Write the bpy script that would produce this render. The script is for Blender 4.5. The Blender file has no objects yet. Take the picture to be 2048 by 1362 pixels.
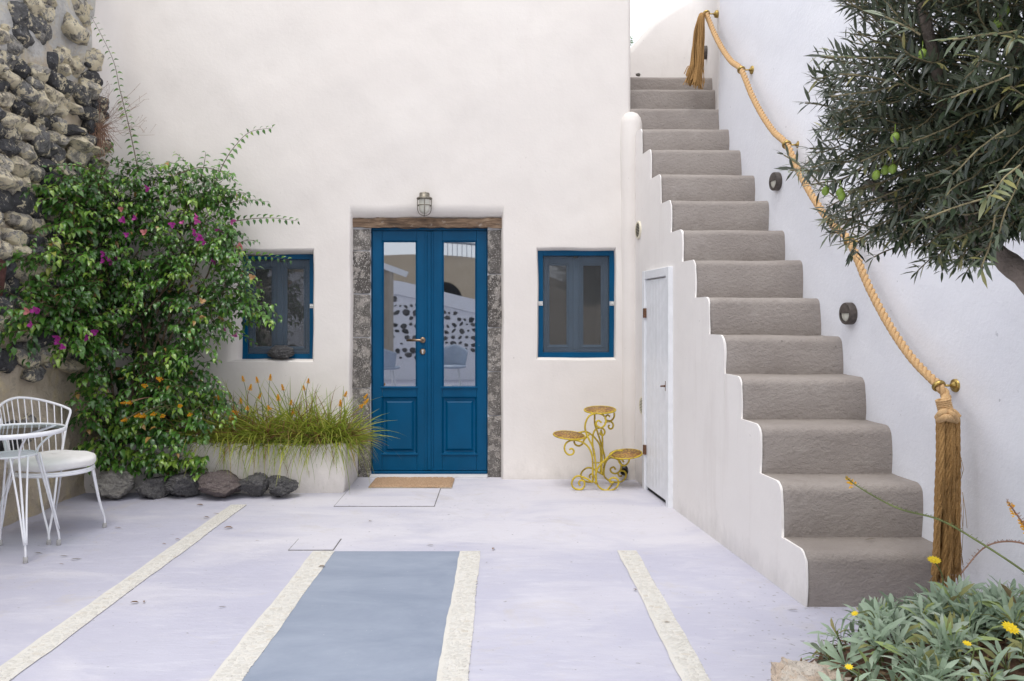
import bpy, bmesh, math, random
import numpy as np
from mathutils import Vector, Matrix, noise as mnoise

random.seed(7); RNG = np.random.default_rng(7)
R = math.radians
scene = bpy.context.scene
C = scene.collection

# ------------------------------------------------------------------ camera, sky, sun, exposure
FPX, HX, HY, CH = 1593.0, 1003.0, 631.0, 1.378      # focal length and horizon in photo pixels, eye height in metres
cam_data = bpy.data.cameras.new('camera')
cam = bpy.data.objects.new('camera', cam_data); C.objects.link(cam)
cam.location = (0, 0, CH); cam.rotation_euler = (R(90), 0, 0)
cam_data.sensor_width = 36.0; cam_data.lens = FPX / 2048 * 36
cam_data.shift_x = (1024 - HX) / 2048; cam_data.shift_y = -(681 - HY) / 2048
cam_data.clip_start = 0.05; cam_data.clip_end = 500
scene.camera = cam

SUN_EL, SUN_AZ = R(67), R(196)                       # azimuth clockwise from +Y: behind the camera
world = bpy.data.worlds.new('World'); scene.world = world; world.use_nodes = True
wn = world.node_tree.nodes; wl = world.node_tree.links
sky = wn.new('ShaderNodeTexSky'); sky.sky_type = 'NISHITA'; sky.sun_disc = False
sky.sun_elevation = SUN_EL; sky.sun_rotation = SUN_AZ; sky.dust_density = 3.0; sky.air_density = 1.0; sky.ozone_density = 1.0
hs = wn.new('ShaderNodeHueSaturation'); hs.inputs['Saturation'].default_value = 0.55
wl.new(sky.outputs[0], hs.inputs['Color'])
# bright even cloud over most of the sky, thinner in places
tcw = wn.new('ShaderNodeTexCoord'); cn = wn.new('ShaderNodeTexNoise'); cn.inputs['Scale'].default_value = 2.2; cn.inputs['Detail'].default_value = 5
wl.new(tcw.outputs['Generated'], cn.inputs['Vector'])
cm = wn.new('ShaderNodeMapRange'); cm.inputs[1].default_value = 0.3; cm.inputs[2].default_value = 0.6; cm.inputs[3].default_value = 0.72; cm.inputs[4].default_value = 0.96
wl.new(cn.outputs['Fac'], cm.inputs[0])
cx = wn.new('ShaderNodeMix'); cx.data_type = 'RGBA'; cx.inputs[7].default_value = (7.0, 7.1, 7.4, 1)
wl.new(cm.outputs[0], cx.inputs[0]); wl.new(hs.outputs[0], cx.inputs[6]); wl.new(cx.outputs[2], wn['Background'].inputs['Color'])
wn['Background'].inputs['Strength'].default_value = 0.132
sun_data = bpy.data.lights.new('sun', 'SUN'); sun_data.energy = 1.0; sun_data.angle = R(28); sun_data.color = (1.0, 0.96, 0.90)
sun = bpy.data.objects.new('sun', sun_data); C.objects.link(sun)
sdir = Vector((math.sin(SUN_AZ) * math.cos(SUN_EL), math.cos(SUN_AZ) * math.cos(SUN_EL), math.sin(SUN_EL)))
sun.rotation_euler = sdir.to_track_quat('Z', 'Y').to_euler(); sun.location = sdir * 20
vs = scene.view_settings
vs.view_transform = 'Standard'; vs.look = 'None'; vs.gamma = 1.0; vs.use_curve_mapping = False; vs.exposure = 0.7
cy = scene.cycles; cy.max_bounces = 8; cy.diffuse_bounces = 3; cy.glossy_bounces = 3; cy.transmission_bounces = 4; cy.transparent_max_bounces = 8

# ------------------------------------------------------------------ helpers
def px(x, y, d):
    return Vector(((x - HX) * d / FPX, d, CH - (y - HY) * d / FPX))

WLOC = {}
def wl_of(p): return WLOC.get(p.name, Vector((0, 0, 0)))

def thing(name, label, cat, loc=(0, 0, 0), group=None, kind=None):
    o = bpy.data.objects.new(name, None); C.objects.link(o); o.empty_display_size = 0.1
    o.location = loc; WLOC[o.name] = Vector(loc)
    return tag(o, label, cat, group, kind)

def tag(o, label=None, cat=None, group=None, kind=None):
    if label: o['label'] = label
    if cat: o['category'] = cat
    if group: o['group'] = group
    if kind: o['kind'] = kind
    return o

def link(name, me, mat=None, parent=None, loc=None, kind=None):
    """one mesh object; without loc the mesh is in world coordinates"""
    o = bpy.data.objects.new(name, me); C.objects.link(o)
    if mat is not None and len(me.materials) == 0:
        for m in (mat if isinstance(mat, (list, tuple)) else [mat]): me.materials.append(m)
    w = Vector(loc) if loc is not None else Vector((0, 0, 0))
    WLOC[o.name] = w
    if parent: o.parent = parent; o.location = w - wl_of(parent)
    else: o.location = w
    if kind: o['kind'] = kind
    return o

def bev(o, w=0.003, seg=2, ang=40):
    m = o.modifiers.new('bevel', 'BEVEL'); m.width = w; m.segments = seg; m.limit_method = 'ANGLE'; m.angle_limit = R(ang)
    return o

def smooth_pts(pts, n=8, closed=False):
    P = [Vector(p) for p in pts]; out = []
    m = len(P)
    rng = range(m if closed else m - 1)
    for i in rng:
        p1, p2 = P[i], P[(i + 1) % m]
        p0 = P[i - 1] if (i > 0 or closed) else p1 * 2 - p2
        p3 = P[(i + 2) % m] if (i + 2 < m or closed) else p2 * 2 - p1
        for k in range(n):
            t = k / n
            out.append(0.5 * ((2 * p1) + (p2 - p0) * t + (2 * p0 - 5 * p1 + 4 * p2 - p3) * t * t + (3 * p1 - p0 - 3 * p2 + p3) * t ** 3))
    if not closed: out.append(P[-1])
    return out

class MB:
    def __init__(s): s.v = []; s.f = []; s.mi = []
    def add(s, v, f, mi=0):
        b = len(s.v); s.v += [tuple(p) for p in v]; s.f += [tuple(i + b for i in q) for q in f]; s.mi += [mi] * len(f); return s
    def box(s, x0, x1, y0, y1, z0, z1, mi=0):
        return s.add([(x0, y0, z0), (x1, y0, z0), (x1, y1, z0), (x0, y1, z0), (x0, y0, z1), (x1, y0, z1), (x1, y1, z1), (x0, y1, z1)],
                     [(0, 3, 2, 1), (4, 5, 6, 7), (0, 1, 5, 4), (1, 2, 6, 5), (2, 3, 7, 6), (3, 0, 4, 7)], mi)
    def tube(s, pts, r, sides=6, closed=False, caps=True, mi=0, flat=None):
        P = [Vector(p) for p in pts]; n = len(P)
        rad = r if isinstance(r, (list, tuple, np.ndarray)) else [r] * n
        V = []; up = None
        for i in range(n):
            a = P[i - 1] if (i > 0 or closed) else P[i]; b = P[(i + 1) % n] if (i < n - 1 or closed) else P[i]
            t = (b - a); t = t.normalized() if t.length > 1e-9 else Vector((0, 0, 1))
            if up is None:
                up = Vector((0, 0, 1)) if abs(t.z) < 0.9 else Vector((1, 0, 0))
            u = up - t * up.dot(t)
            if u.length < 1e-6: u = t.orthogonal()
            u.normalize(); w = t.cross(u); up = u
            for k in range(sides):
                a_ = 2 * math.pi * k / sides
                V.append(P[i] + (u * math.cos(a_) + w * math.sin(a_)) * rad[i])
        F = []
        for i in range(n if closed else n - 1):
            j = (i + 1) % n
            for k in range(sides):
                l = (k + 1) % sides
                F.append((i * sides + k, i * sides + l, j * sides + l, j * sides + k))
        if caps and not closed:
            F.append(tuple(range(sides - 1, -1, -1))); F.append(tuple((n - 1) * sides + k for k in range(sides)))
        return s.add(V, F, mi)
    def lathe(s, prof, origin, axis=(0, 0, 1), sides=24, mi=0):
        """prof: list of (radius, height along axis)"""
        ax = Vector(axis).normalized(); u = ax.orthogonal().normalized(); w = ax.cross(u); o = Vector(origin); V = []; F = []
        for r, h in prof:
            for k in range(sides):
                a = 2 * math.pi * k / sides
                V.append(o + ax * h + (u * math.cos(a) + w * math.sin(a)) * max(r, 1e-5))
        for i in range(len(prof) - 1):
            for k in range(sides):
                l = (k + 1) % sides
                F.append((i * sides + k, i * sides + l, (i + 1) * sides + l, (i + 1) * sides + k))
        return s.add(V, F, mi)
    def mesh(s, name='mesh', smooth=False):
        me = bpy.data.meshes.new(name); me.from_pydata(s.v, [], s.f)
        if any(s.mi): me.polygons.foreach_set('material_index', s.mi)
        if smooth: me.polygons.foreach_set('use_smooth', [True] * len(me.polygons))
        me.validate(); me.update(); return me
    def build(s, name, mat=None, parent=None, smooth=False, kind=None):
        return link(name, s.mesh(name, smooth), mat, parent, None, kind)

def grid_mesh(name, V, nu, nv, smooth=True, keep=None):
    """V: (nu*nv,3) row-major u then v"""
    f = []
    for i in range(nu - 1):
        for j in range(nv - 1):
            if keep is not None and not keep[i, j]: continue
            a = i * nv + j; f.append((a, a + nv, a + nv + 1, a + 1))
    me = bpy.data.meshes.new(name); me.from_pydata([tuple(p) for p in V], [], f)
    if smooth: me.polygons.foreach_set('use_smooth', [True] * len(me.polygons))
    me.update(); return me

def nz(x, y, s=1.0, seed=0.0):
    """cheap smooth noise from sines, about -1..1"""
    x = np.asarray(x) * s + seed * 3.7; y = np.asarray(y) * s - seed * 1.9
    return (np.sin(x * 1.7 + 1.3 * np.sin(y * 1.1 + seed)) + np.sin(y * 2.3 + 1.7 * np.sin(x * 0.7 + 2.0)) + 0.5 * np.sin(x * 4.1 + y * 3.3) + 0.4 * np.sin(x * 3.1 - y * 5.7 + seed)) / 2.6

def rock_mesh(name, sub, seed, amp=0.35, freq=1.2, cuts=7, squash=(1, 1, 1), smooth=True, fine=0.0):
    bm = bmesh.new(); bmesh.ops.create_icosphere(bm, subdivisions=sub, radius=1.0)
    rnd = random.Random(seed); off = Vector((seed * 3.1, seed * 1.7, seed * 0.9))
    planes = []
    for k in range(cuts):
        n = Vector((rnd.gauss(0, 1), rnd.gauss(0, 1), rnd.gauss(0, 1))).normalized(); planes.append((n, rnd.uniform(0.55, 0.85)))
    for v in bm.verts:
        p = v.co.copy()
        for n, d in planes:
            e = p.dot(n) - d
            if e > 0: p -= n * e * 0.9
        p *= 1 + amp * mnoise.noise(v.co * freq + off)
        if fine: p *= 1 + fine * mnoise.fractal(v.co * freq * 4 + off, 0.6, 2.1, 4)
        v.co = Vector((p.x * squash[0], p.y * squash[1], p.z * squash[2]))
    me = bpy.data.meshes.new(name); bm.to_mesh(me); bm.free()
    if smooth: me.polygons.foreach_set('use_smooth', [True] * len(me.polygons))
    return me

# ------------------------------------------------------------------ materials
def newmat(name):
    m = bpy.data.materials.new(name); m.use_nodes = True; nt = m.node_tree
    return m, nt, nt.nodes['Principled BSDF'], nt.nodes['Material Output']

def N(nt, t, **kw):
    n = nt.nodes.new(t)
    for k, v in kw.items():
        if k in n.inputs: n.inputs[k].default_value = v
        else: setattr(n, k, v)
    return n

def noise_n(nt, vec, scale, detail=4, rough=0.55, dist=0.0):
    n = N(nt, 'ShaderNodeTexNoise'); n.inputs['Scale'].default_value = scale; n.inputs['Detail'].default_value = detail
    n.inputs['Roughness'].default_value = rough; n.inputs['Distortion'].default_value = dist
    nt.links.new(vec, n.inputs['Vector']); return n.outputs['Fac']

def ramp(nt, fac, stops, interp='LINEAR'):
    r = N(nt, 'ShaderNodeValToRGB'); r.color_ramp.interpolation = interp
    e = r.color_ramp.elements
    while len(e) < len(stops): e.new(0.5)
    for k, (p, c) in enumerate(stops):
        e[k].position = p; e[k].color = (c, c, c, 1) if isinstance(c, (int, float)) else (*c, 1)
    nt.links.new(fac, r.inputs['Fac']); return r.outputs['Color']

def mixc(nt, fac, a, b):
    n = N(nt, 'ShaderNodeMix', data_type='RGBA')
    for sock, val in ((n.inputs['Factor'], fac), (n.inputs[6], a), (n.inputs[7], b)):
        if isinstance(val, bpy.types.NodeSocket): nt.links.new(val, sock)
        elif isinstance(val, (int, float)): sock.default_value = val
        else: sock.default_value = (*val, 1)
    return n.outputs[2]

def bump(nt, height, strength, distance, prev=None):
    b = N(nt, 'ShaderNodeBump'); b.inputs['Strength'].default_value = strength; b.inputs['Distance'].default_value = distance
    nt.links.new(height, b.inputs['Height'])
    if prev is not None: nt.links.new(prev, b.inputs['Normal'])
    return b.outputs['Normal']

def pos(nt): return N(nt, 'ShaderNodeNewGeometry').outputs['Position']
def objc(nt): return N(nt, 'ShaderNodeTexCoord').outputs['Object']

def scaled(nt, vec, s):
    m = N(nt, 'ShaderNodeMapping'); m.inputs['Scale'].default_value = s; nt.links.new(vec, m.inputs['Vector']); return m.outputs[0]

def plain(name, col, rough=0.5, metal=0.0, var=0.0, vscale=20, bmp=0.0, bscale=80, bdist=0.002, spec=0.5):
    m, nt, b, o = newmat(name)
    b.inputs['Roughness'].default_value = rough; b.inputs['Metallic'].default_value = metal
    b.inputs['Specular IOR Level'].default_value = spec
    p = pos(nt)
    if var:
        f = noise_n(nt, p, vscale, 5)
        c = mixc(nt, ramp(nt, f, [(0.3, 0.0), (0.7, 1.0)]), tuple(x * (1 - var) for x in col), tuple(min(1, x * (1 + var)) for x in col))
        nt.links.new(c, b.inputs['Base Color'])
    else: b.inputs['Base Color'].default_value = (*col, 1)
    if bmp: nt.links.new(bump(nt, noise_n(nt, p, bscale, 5), bmp, bdist), b.inputs['Normal'])
    return m

def plaster(name, col, col2, b1=0.35, b2=0.25, stain=None, stain_amt=0.5, rough=0.85, splash=0.0):
    m, nt, b, o = newmat(name); p = pos(nt)
    big = noise_n(nt, p, 0.9, 3, 0.6, 0.3); med = noise_n(nt, p, 5, 3, 0.6)
    c = mixc(nt, ramp(nt, big, [(0.32, 0.0), (0.68, 1.0)]), col, col2)
    dk = tuple(x * 0.96 for x in col)
    c = mixc(nt, ramp(nt, med, [(0.48, 0.0), (0.75, 0.55)]), c, dk)
    if stain:
        # rain marks: noise drawn out vertically
        st = noise_n(nt, scaled(nt, p, (3.0, 3.0, 0.35)), 2.2, 4, 0.65, 0.4)
        c = mixc(nt, ramp(nt, st, [(0.56, 0.0), (0.78, stain_amt)]), c, stain)
        # small chips and spots
        sp = noise_n(nt, p, 26, 2, 0.5); c = mixc(nt, ramp(nt, sp, [(0.755, 0.0), (0.80, 0.5)]), c, tuple(x * 0.6 for x in stain))
    if splash:
        sx = N(nt, 'ShaderNodeSeparateXYZ'); nt.links.new(p, sx.inputs[0])
        ml = N(nt, 'ShaderNodeMath', operation='MULTIPLY_ADD'); nt.links.new(noise_n(nt, scaled(nt, p, (1, 1, 0.5)), 7, 5, 0.7), ml.inputs[0]); ml.inputs[1].default_value = 0.55; nt.links.new(sx.outputs[2], ml.inputs[2])
        mr = N(nt, 'ShaderNodeMapRange'); mr.inputs[1].default_value = 0.42; mr.inputs[2].default_value = 0.22; mr.inputs[3].default_value = 0.0; mr.inputs[4].default_value = splash; nt.links.new(ml.outputs[0], mr.inputs[0])
        c = mixc(nt, mr.outputs[0], c, tuple(x * 0.72 for x in col))
    nt.links.new(c, b.inputs['Base Color']); b.inputs['Roughness'].default_value = rough; b.inputs['Specular IOR Level'].default_value = 0.25
    n1 = bump(nt, noise_n(nt, p, 3.2, 2, 0.55), b1, 0.03)
    n2 = bump(nt, noise_n(nt, p, 38, 4, 0.7), b2, 0.007, n1)
    nt.links.new(n2, b.inputs['Normal']); return m

M = {}
M['facade'] = plaster('facade_plaster', (0.745, 0.70, 0.664), (0.77, 0.73, 0.695), 0.16, 0.22, (0.68, 0.625, 0.585), 0.16, splash=0.55)
M['whitewall'] = plaster('whitewashed_wall', (0.83, 0.842, 0.905), (0.85, 0.86, 0.91), 0.25, 0.42, (0.69, 0.70, 0.76), 0.2)
M['planter'] = plaster('planter_plaster', (0.76, 0.715, 0.675), (0.80, 0.755, 0.72), 0.5, 0.9, (0.52, 0.47, 0.43), 0.45, splash=0.6)
M['sidewall'] = plaster('stair_side_plaster', (0.82, 0.785, 0.765), (0.84, 0.81, 0.792), 0.25, 0.2, (0.63, 0.58, 0.55), 0.3, splash=0.5)
M['edge'] = plaster('painted_edge', (0.82, 0.80, 0.78), (0.84, 0.82, 0.80), 0.3, 0.3)

def mat_step():
    m, nt, b, o = newmat('taupe_stucco'); p = pos(nt)
    c = mixc(nt, ramp(nt, noise_n(nt, p, 2.3, 4, 0.65), [(0.3, 0.0), (0.7, 1.0)]), (0.275, 0.242, 0.222), (0.335, 0.30, 0.276))
    c = mixc(nt, ramp(nt, noise_n(nt, p, 9, 4, 0.7), [(0.55, 0.0), (0.8, 0.5)]), c, (0.22, 0.19, 0.172))
    c = mixc(nt, ramp(nt, noise_n(nt, scaled(nt, p, (1, 1, 1.5)), 4.3, 5, 0.75), [(0.58, 0.0), (0.75, 0.55)]), c, (0.42, 0.385, 0.36))
    c = mixc(nt, ramp(nt, noise_n(nt, p, 45, 2, 0.5), [(0.72, 0.0), (0.77, 0.7)]), c, (0.12, 0.105, 0.095))
    nt.links.new(c, b.inputs['Base Color']); b.inputs['Roughness'].default_value = 0.7; b.inputs['Specular IOR Level'].default_value = 0.35
    n1 = bump(nt, noise_n(nt, scaled(nt, p, (0.8, 1, 1.1)), 48, 4, 0.7), 0.8, 0.011)
    n2 = bump(nt, noise_n(nt, p, 5, 2, 0.5), 0.35, 0.02, n1)
    nt.links.new(n2, b.inputs['Normal']); return m
M['step'] = mat_step()

def mat_ground():
    m, nt, b, o = newmat('painted_concrete_floor'); p = pos(nt)
    lav1, lav2 = (0.45, 0.447, 0.545), (0.49, 0.487, 0.575)
    c = mixc(nt, ramp(nt, noise_n(nt, p, 1.1, 4, 0.62, 0.3), [(0.3, 0.0), (0.7, 1.0)]), lav1, lav2)
    c = mixc(nt, ramp(nt, noise_n(nt, scaled(nt, p, (0.5, 2.2, 1)), 5, 4, 0.75, 1.2), [(0.52, 0.0), (0.72, 0.5)]), c, (0.60, 0.595, 0.66))
    # worn, whiter patches, more of them by the house door (y beyond 4.6 and right of -2)
    sep = N(nt, 'ShaderNodeSeparateXYZ'); nt.links.new(p, sep.inputs[0])
    def mr(sock, a, bb):
        n = N(nt, 'ShaderNodeMapRange', interpolation_type='SMOOTHSTEP'); n.inputs[1].default_value = a; n.inputs[2].default_value = bb
        nt.links.new(sock, n.inputs[0]); return n.outputs[0]
    def mth(op, a, bb):
        n = N(nt, 'ShaderNodeMath', operation=op)
        for k, v in enumerate((a, bb)):
            if isinstance(v, bpy.types.NodeSocket): nt.links.new(v, n.inputs[k])
            else: n.inputs[k].default_value = v
        return n.outputs[0]
    zone = mth('MULTIPLY', mr(sep.outputs[1], 4.55, 4.9), mr(sep.outputs[0], -2.2, -0.9))
    worn = mth('ADD', noise_n(nt, scaled(nt, p, (0.6, 1.3, 1)), 1.6, 4, 0.65, 0.5), mth('MULTIPLY', zone, 0.26))
    c = mixc(nt, ramp(nt, worn, [(0.50, 0.0), (0.78, 0.85)]), c, (0.62, 0.605, 0.655))
    c = mixc(nt, ramp(nt, noise_n(nt, p, 2.2, 5, 0.75, 0.9), [(0.56, 0.0), (0.76, 0.65)]), c, (0.50, 0.465, 0.44))
    # dark droplets, denser towards the plants on the right
    near = mth('MULTIPLY', mr(sep.outputs[0], 0.2, 1.6), mr(sep.outputs[1], 4.9, 3.4))
    sp = noise_n(nt, p, 34, 2, 0.5); spot = mth('ADD', sp, mth('MULTIPLY', near, 0.075))
    c = mixc(nt, ramp(nt, spot, [(0.705, 0.0), (0.75, 0.75)]), c, (0.27, 0.265, 0.29))
    sp2 = noise_n(nt, p, 90, 2, 0.5); c = mixc(nt, ramp(nt, sp2, [(0.735, 0.0), (0.77, 0.6)]), c, (0.22, 0.20, 0.19))
    nt.links.new(c, b.inputs['Base Color'])
    rr = ramp(nt, noise_n(nt, p, 4, 5), [(0.3, 0.5), (0.7, 0.75)]); nt.links.new(rr, b.inputs['Roughness'])
    b.inputs['Specular IOR Level'].default_value = 0.35
    n1 = bump(nt, noise_n(nt, scaled(nt, p, (0.6, 1.6, 1)), 14, 5, 0.7), 0.4, 0.01)
    nt.links.new(n1, b.inputs['Normal']); return m
M['ground'] = mat_ground()

def mat_panel():
    m, nt, b, o = newmat('blue_grey_floor_paint'); p = pos(nt)
    c = mixc(nt, ramp(nt, noise_n(nt, scaled(nt, p, (1, 2, 1)), 1.5, 5, 0.7, 0.4), [(0.3, 0.0), (0.7, 1.0)]), (0.215, 0.255, 0.335), (0.30, 0.34, 0.425))
    c = mixc(nt, ramp(nt, noise_n(nt, p, 6, 6, 0.7), [(0.6, 0.0), (0.85, 0.5)]), c, (0.36, 0.40, 0.47))
    c = mixc(nt, ramp(nt, noise_n(nt, p, 70, 2, 0.5), [(0.75, 0.0), (0.79, 0.6)]), c, (0.6, 0.6, 0.62))
    nt.links.new(c, b.inputs['Base Color']); b.inputs['Roughness'].default_value = 0.55
    nt.links.new(bump(nt, noise_n(nt, p, 50, 5, 0.6), 0.25, 0.003), b.inputs['Normal']); return m
M['panel'] = mat_panel()
M['strip'] = plaster('pebble_mortar', (0.60, 0.58, 0.54), (0.66, 0.64, 0.60), 0.3, 0.6, (0.55, 0.51, 0.46), 0.5)

def mat_randstone(name, stops, lichen=None, lichen_amt=0.5, lscale=3.0, dk=0.45, bscale=3.0, bs=0.8, bd=0.15, rough=0.85, fleck=None, space='obj', freq=1.0):
    m, nt, b, o = newmat(name)
    oi = N(nt, 'ShaderNodeObjectInfo'); oc = objc(nt) if space == 'obj' else pos(nt)
    addv = N(nt, 'ShaderNodeVectorMath', operation='ADD'); sc = N(nt, 'ShaderNodeVectorMath', operation='SCALE')
    comb = N(nt, 'ShaderNodeCombineXYZ')
    for k in range(3): nt.links.new(oi.outputs['Random'], comb.inputs[k])
    nt.links.new(comb.outputs[0], sc.inputs[0]); sc.inputs['Scale'].default_value = 37.0
    nt.links.new(oc, addv.inputs[0]); nt.links.new(sc.outputs[0], addv.inputs[1]); v = addv.outputs[0]
    c = ramp(nt, oi.outputs['Random'], stops)
    c = mixc(nt, ramp(nt, noise_n(nt, v, 4.5 * freq, 6, 0.7), [(0.35, 0.0), (0.7, 0.75)]), c, tuple(x * dk for x in stops[0][1]))
    if lichen:
        f = noise_n(nt, v, lscale * freq, 7, 0.7, 0.3)
        c = mixc(nt, ramp(nt, f, [(0.52, 0.0), (0.56, lichen_amt)]), c, lichen)
    if fleck:
        c = mixc(nt, ramp(nt, noise_n(nt, v, 22 * freq, 3, 0.6), [(0.59, 0.0), (0.63, 0.8)]), c, fleck)
    nt.links.new(c, b.inputs['Base Color']); b.inputs['Roughness'].default_value = rough; b.inputs['Specular IOR Level'].default_value = 0.3
    n1 = bump(nt, noise_n(nt, v, bscale * freq, 8, 0.7), bs, bd / freq); nt.links.new(n1, b.inputs['Normal']); return m
def mat_rubble():
    m, nt, b, o = newmat('rubble_stone')
    oi = N(nt, 'ShaderNodeObjectInfo'); p = pos(nt); rnd_ = oi.outputs['Random']
    c = ramp(nt, rnd_, [(0.0, (0.07, 0.071, 0.077)), (0.35, (0.12, 0.12, 0.126)), (0.5, (0.26, 0.255, 0.25)), (0.64, (0.50, 0.465, 0.41)), (0.8, (0.66, 0.58, 0.45)), (1.0, (0.44, 0.42, 0.395))])
    c = mixc(nt, ramp(nt, noise_n(nt, p, 22, 6, 0.75), [(0.40, 0.0), (0.62, 0.85)]), c, (0.05, 0.05, 0.054))
    ad = N(nt, 'ShaderNodeMath', operation='MULTIPLY_ADD'); nt.links.new(rnd_, ad.inputs[0]); ad.inputs[1].default_value = 0.13; nt.links.new(noise_n(nt, p, 13, 7, 0.75, 0.2), ad.inputs[2])
    c = mixc(nt, ramp(nt, ad.outputs[0], [(0.59, 0.0), (0.62, 0.85)]), c, (0.80, 0.71, 0.51))
    c = mixc(nt, ramp(nt, noise_n(nt, p, 31, 7, 0.75), [(0.58, 0.0), (0.66, 0.7)]), c, (0.45, 0.44, 0.42))
    nt.links.new(c, b.inputs['Base Color']); b.inputs['Roughness'].default_value = 0.9; b.inputs['Specular IOR Level'].default_value = 0.25
    n1 = bump(nt, noise_n(nt, p, 26, 8, 0.75), 1.0, 0.03); nt.links.new(n1, b.inputs['Normal']); return m
M['stone'] = mat_rubble()
M['_unused'] = None if True else mat_randstone('rubble_stone', [(0.0, (0.06, 0.061, 0.066)), (0.28, (0.11, 0.11, 0.115)), (0.5, (0.20, 0.195, 0.19)), (0.68, (0.34, 0.31, 0.27)), (1.0, (0.52, 0.44, 0.31))], (0.62, 0.53, 0.33), 0.8, 2.2, dk=0.7)
M['redstone'] = mat_randstone('red_stone', [(0.0, (0.16, 0.07, 0.06)), (1.0, (0.20, 0.09, 0.075))])
M['lava'] = mat_randstone('lava_rock', [(0.0, (0.14, 0.14, 0.145)), (0.5, (0.185, 0.182, 0.185)), (1.0, (0.24, 0.23, 0.228))], None, 0, fleck=(0.40, 0.38, 0.36), bs=0.8, bd=0.12)
M['purplelava'] = mat_randstone('purplish_lava_rock', [(0.0, (0.24, 0.195, 0.19)), (1.0, (0.26, 0.215, 0.21))], None, 0, fleck=(0.4, 0.37, 0.34), bs=0.8, bd=0.12)
M['palerock'] = mat_randstone('pale_weathered_rock', [(0.0, (0.42, 0.40, 0.37)), (1.0, (0.46, 0.44, 0.40))], (0.10, 0.10, 0.10), 0.4, 1.3, dk=0.7, fleck=(0.5, 0.48, 0.45))
M['limestone'] = mat_randstone('limestone_boulder', [(0.0, (0.68, 0.61, 0.53)), (1.0, (0.70, 0.63, 0.55))], (0.56, 0.40, 0.28), 0.5, 1.2, dk=0.85, fleck=(0.30, 0.26, 0.22), bs=0.6, bd=0.08)
M['jamb'] = mat_randstone('grey_jamb_stone', [(0.0, (0.105, 0.095, 0.088)), (0.5, (0.15, 0.138, 0.128)), (1.0, (0.20, 0.185, 0.17))], (0.50, 0.46, 0.42), 0.45, 2.6, bscale=5, bs=0.8, bd=0.10, fleck=(0.62, 0.59, 0.56), space='pos', freq=5.0)
M['pebble'] = mat_randstone('white_pebble', [(0.0, (0.58, 0.56, 0.52)), (0.5, (0.66, 0.65, 0.62)), (0.9, (0.71, 0.695, 0.665)), (1.0, (0.58, 0.53, 0.46))], (0.55, 0.53, 0.50), 0.2, 1.0, dk=0.9, bscale=2, bs=0.3, bd=0.1, rough=0.7)
M['studstone'] = mat_randstone('dark_stud_stone', [(0.0, (0.14, 0.14, 0.145)), (1.0, (0.33, 0.325, 0.32))])

def mat_mortar():
    m, nt, b, o = newmat('rubble_mortar'); p = pos(nt)
    c = mixc(nt, ramp(nt, noise_n(nt, p, 3, 6, 0.65), [(0.3, 0.0), (0.7, 1.0)]), (0.60, 0.51, 0.39), (0.70, 0.61, 0.49))
    # old grey render high on the wall, its lower edge ragged
    sep = N(nt, 'ShaderNodeSeparateXYZ'); nt.links.new(p, sep.inputs[0])
    ad = N(nt, 'ShaderNodeMath', operation='MULTIPLY_ADD'); nt.links.new(noise_n(nt, p, 2.2, 6, 0.7), ad.inputs[0]); ad.inputs[1].default_value = 1.7; nt.links.new(sep.outputs[2], ad.inputs[2])
    mr = N(nt, 'ShaderNodeMapRange'); mr.inputs[1].default_value = 3.95; mr.inputs[2].default_value = 4.15; nt.links.new(ad.outputs[0], mr.inputs[0])
    g = mixc(nt, ramp(nt, noise_n(nt, p, 5, 6, 0.65), [(0.35, 0.0), (0.65, 1.0)]), (0.56, 0.55, 0.535), (0.74, 0.725, 0.70))
    c = mixc(nt, mr.outputs[0], c, g)
    c = mixc(nt, ramp(nt, noise_n(nt, p, 7, 7, 0.7), [(0.58, 0.0), (0.74, 0.7)]), c, (0.17, 0.145, 0.12))
    c = mixc(nt, ramp(nt, noise_n(nt, p, 4.1, 7, 0.7, 0.5), [(0.50, 0.0), (0.66, 0.7)]), c, (0.74, 0.62, 0.38))
    nt.links.new(c, b.inputs['Base Color']); b.inputs['Roughness'].default_value = 0.95; b.inputs['Specular IOR Level'].default_value = 0.15
    n1 = bump(nt, noise_n(nt, p, 11, 7, 0.75), 1.0, 0.06); nt.links.new(n1, b.inputs['Normal']); return m
M['mortar'] = mat_mortar()

def mat_wood():
    m, nt, b, o = newmat('weathered_lintel_wood'); p = pos(nt); v = scaled(nt, p, (0.12, 1, 1))
    f = noise_n(nt, v, 40, 6, 0.65, 0.8)
    c = ramp(nt, f, [(0.25, (0.03, 0.02, 0.014)), (0.45, (0.13, 0.082, 0.052)), (0.6, (0.23, 0.155, 0.10)), (0.75, (0.36, 0.29, 0.22))])
    c = mixc(nt, ramp(nt, noise_n(nt, p, 14, 5, 0.7), [(0.6, 0.0), (0.7, 0.7)]), c, (0.48, 0.43, 0.38))
    nt.links.new(c, b.inputs['Base Color']); b.inputs['Roughness'].default_value = 0.85
    nt.links.new(bump(nt, f, 0.9, 0.01), b.inputs['Normal']); return m
M['lintel'] = mat_wood()

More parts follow.
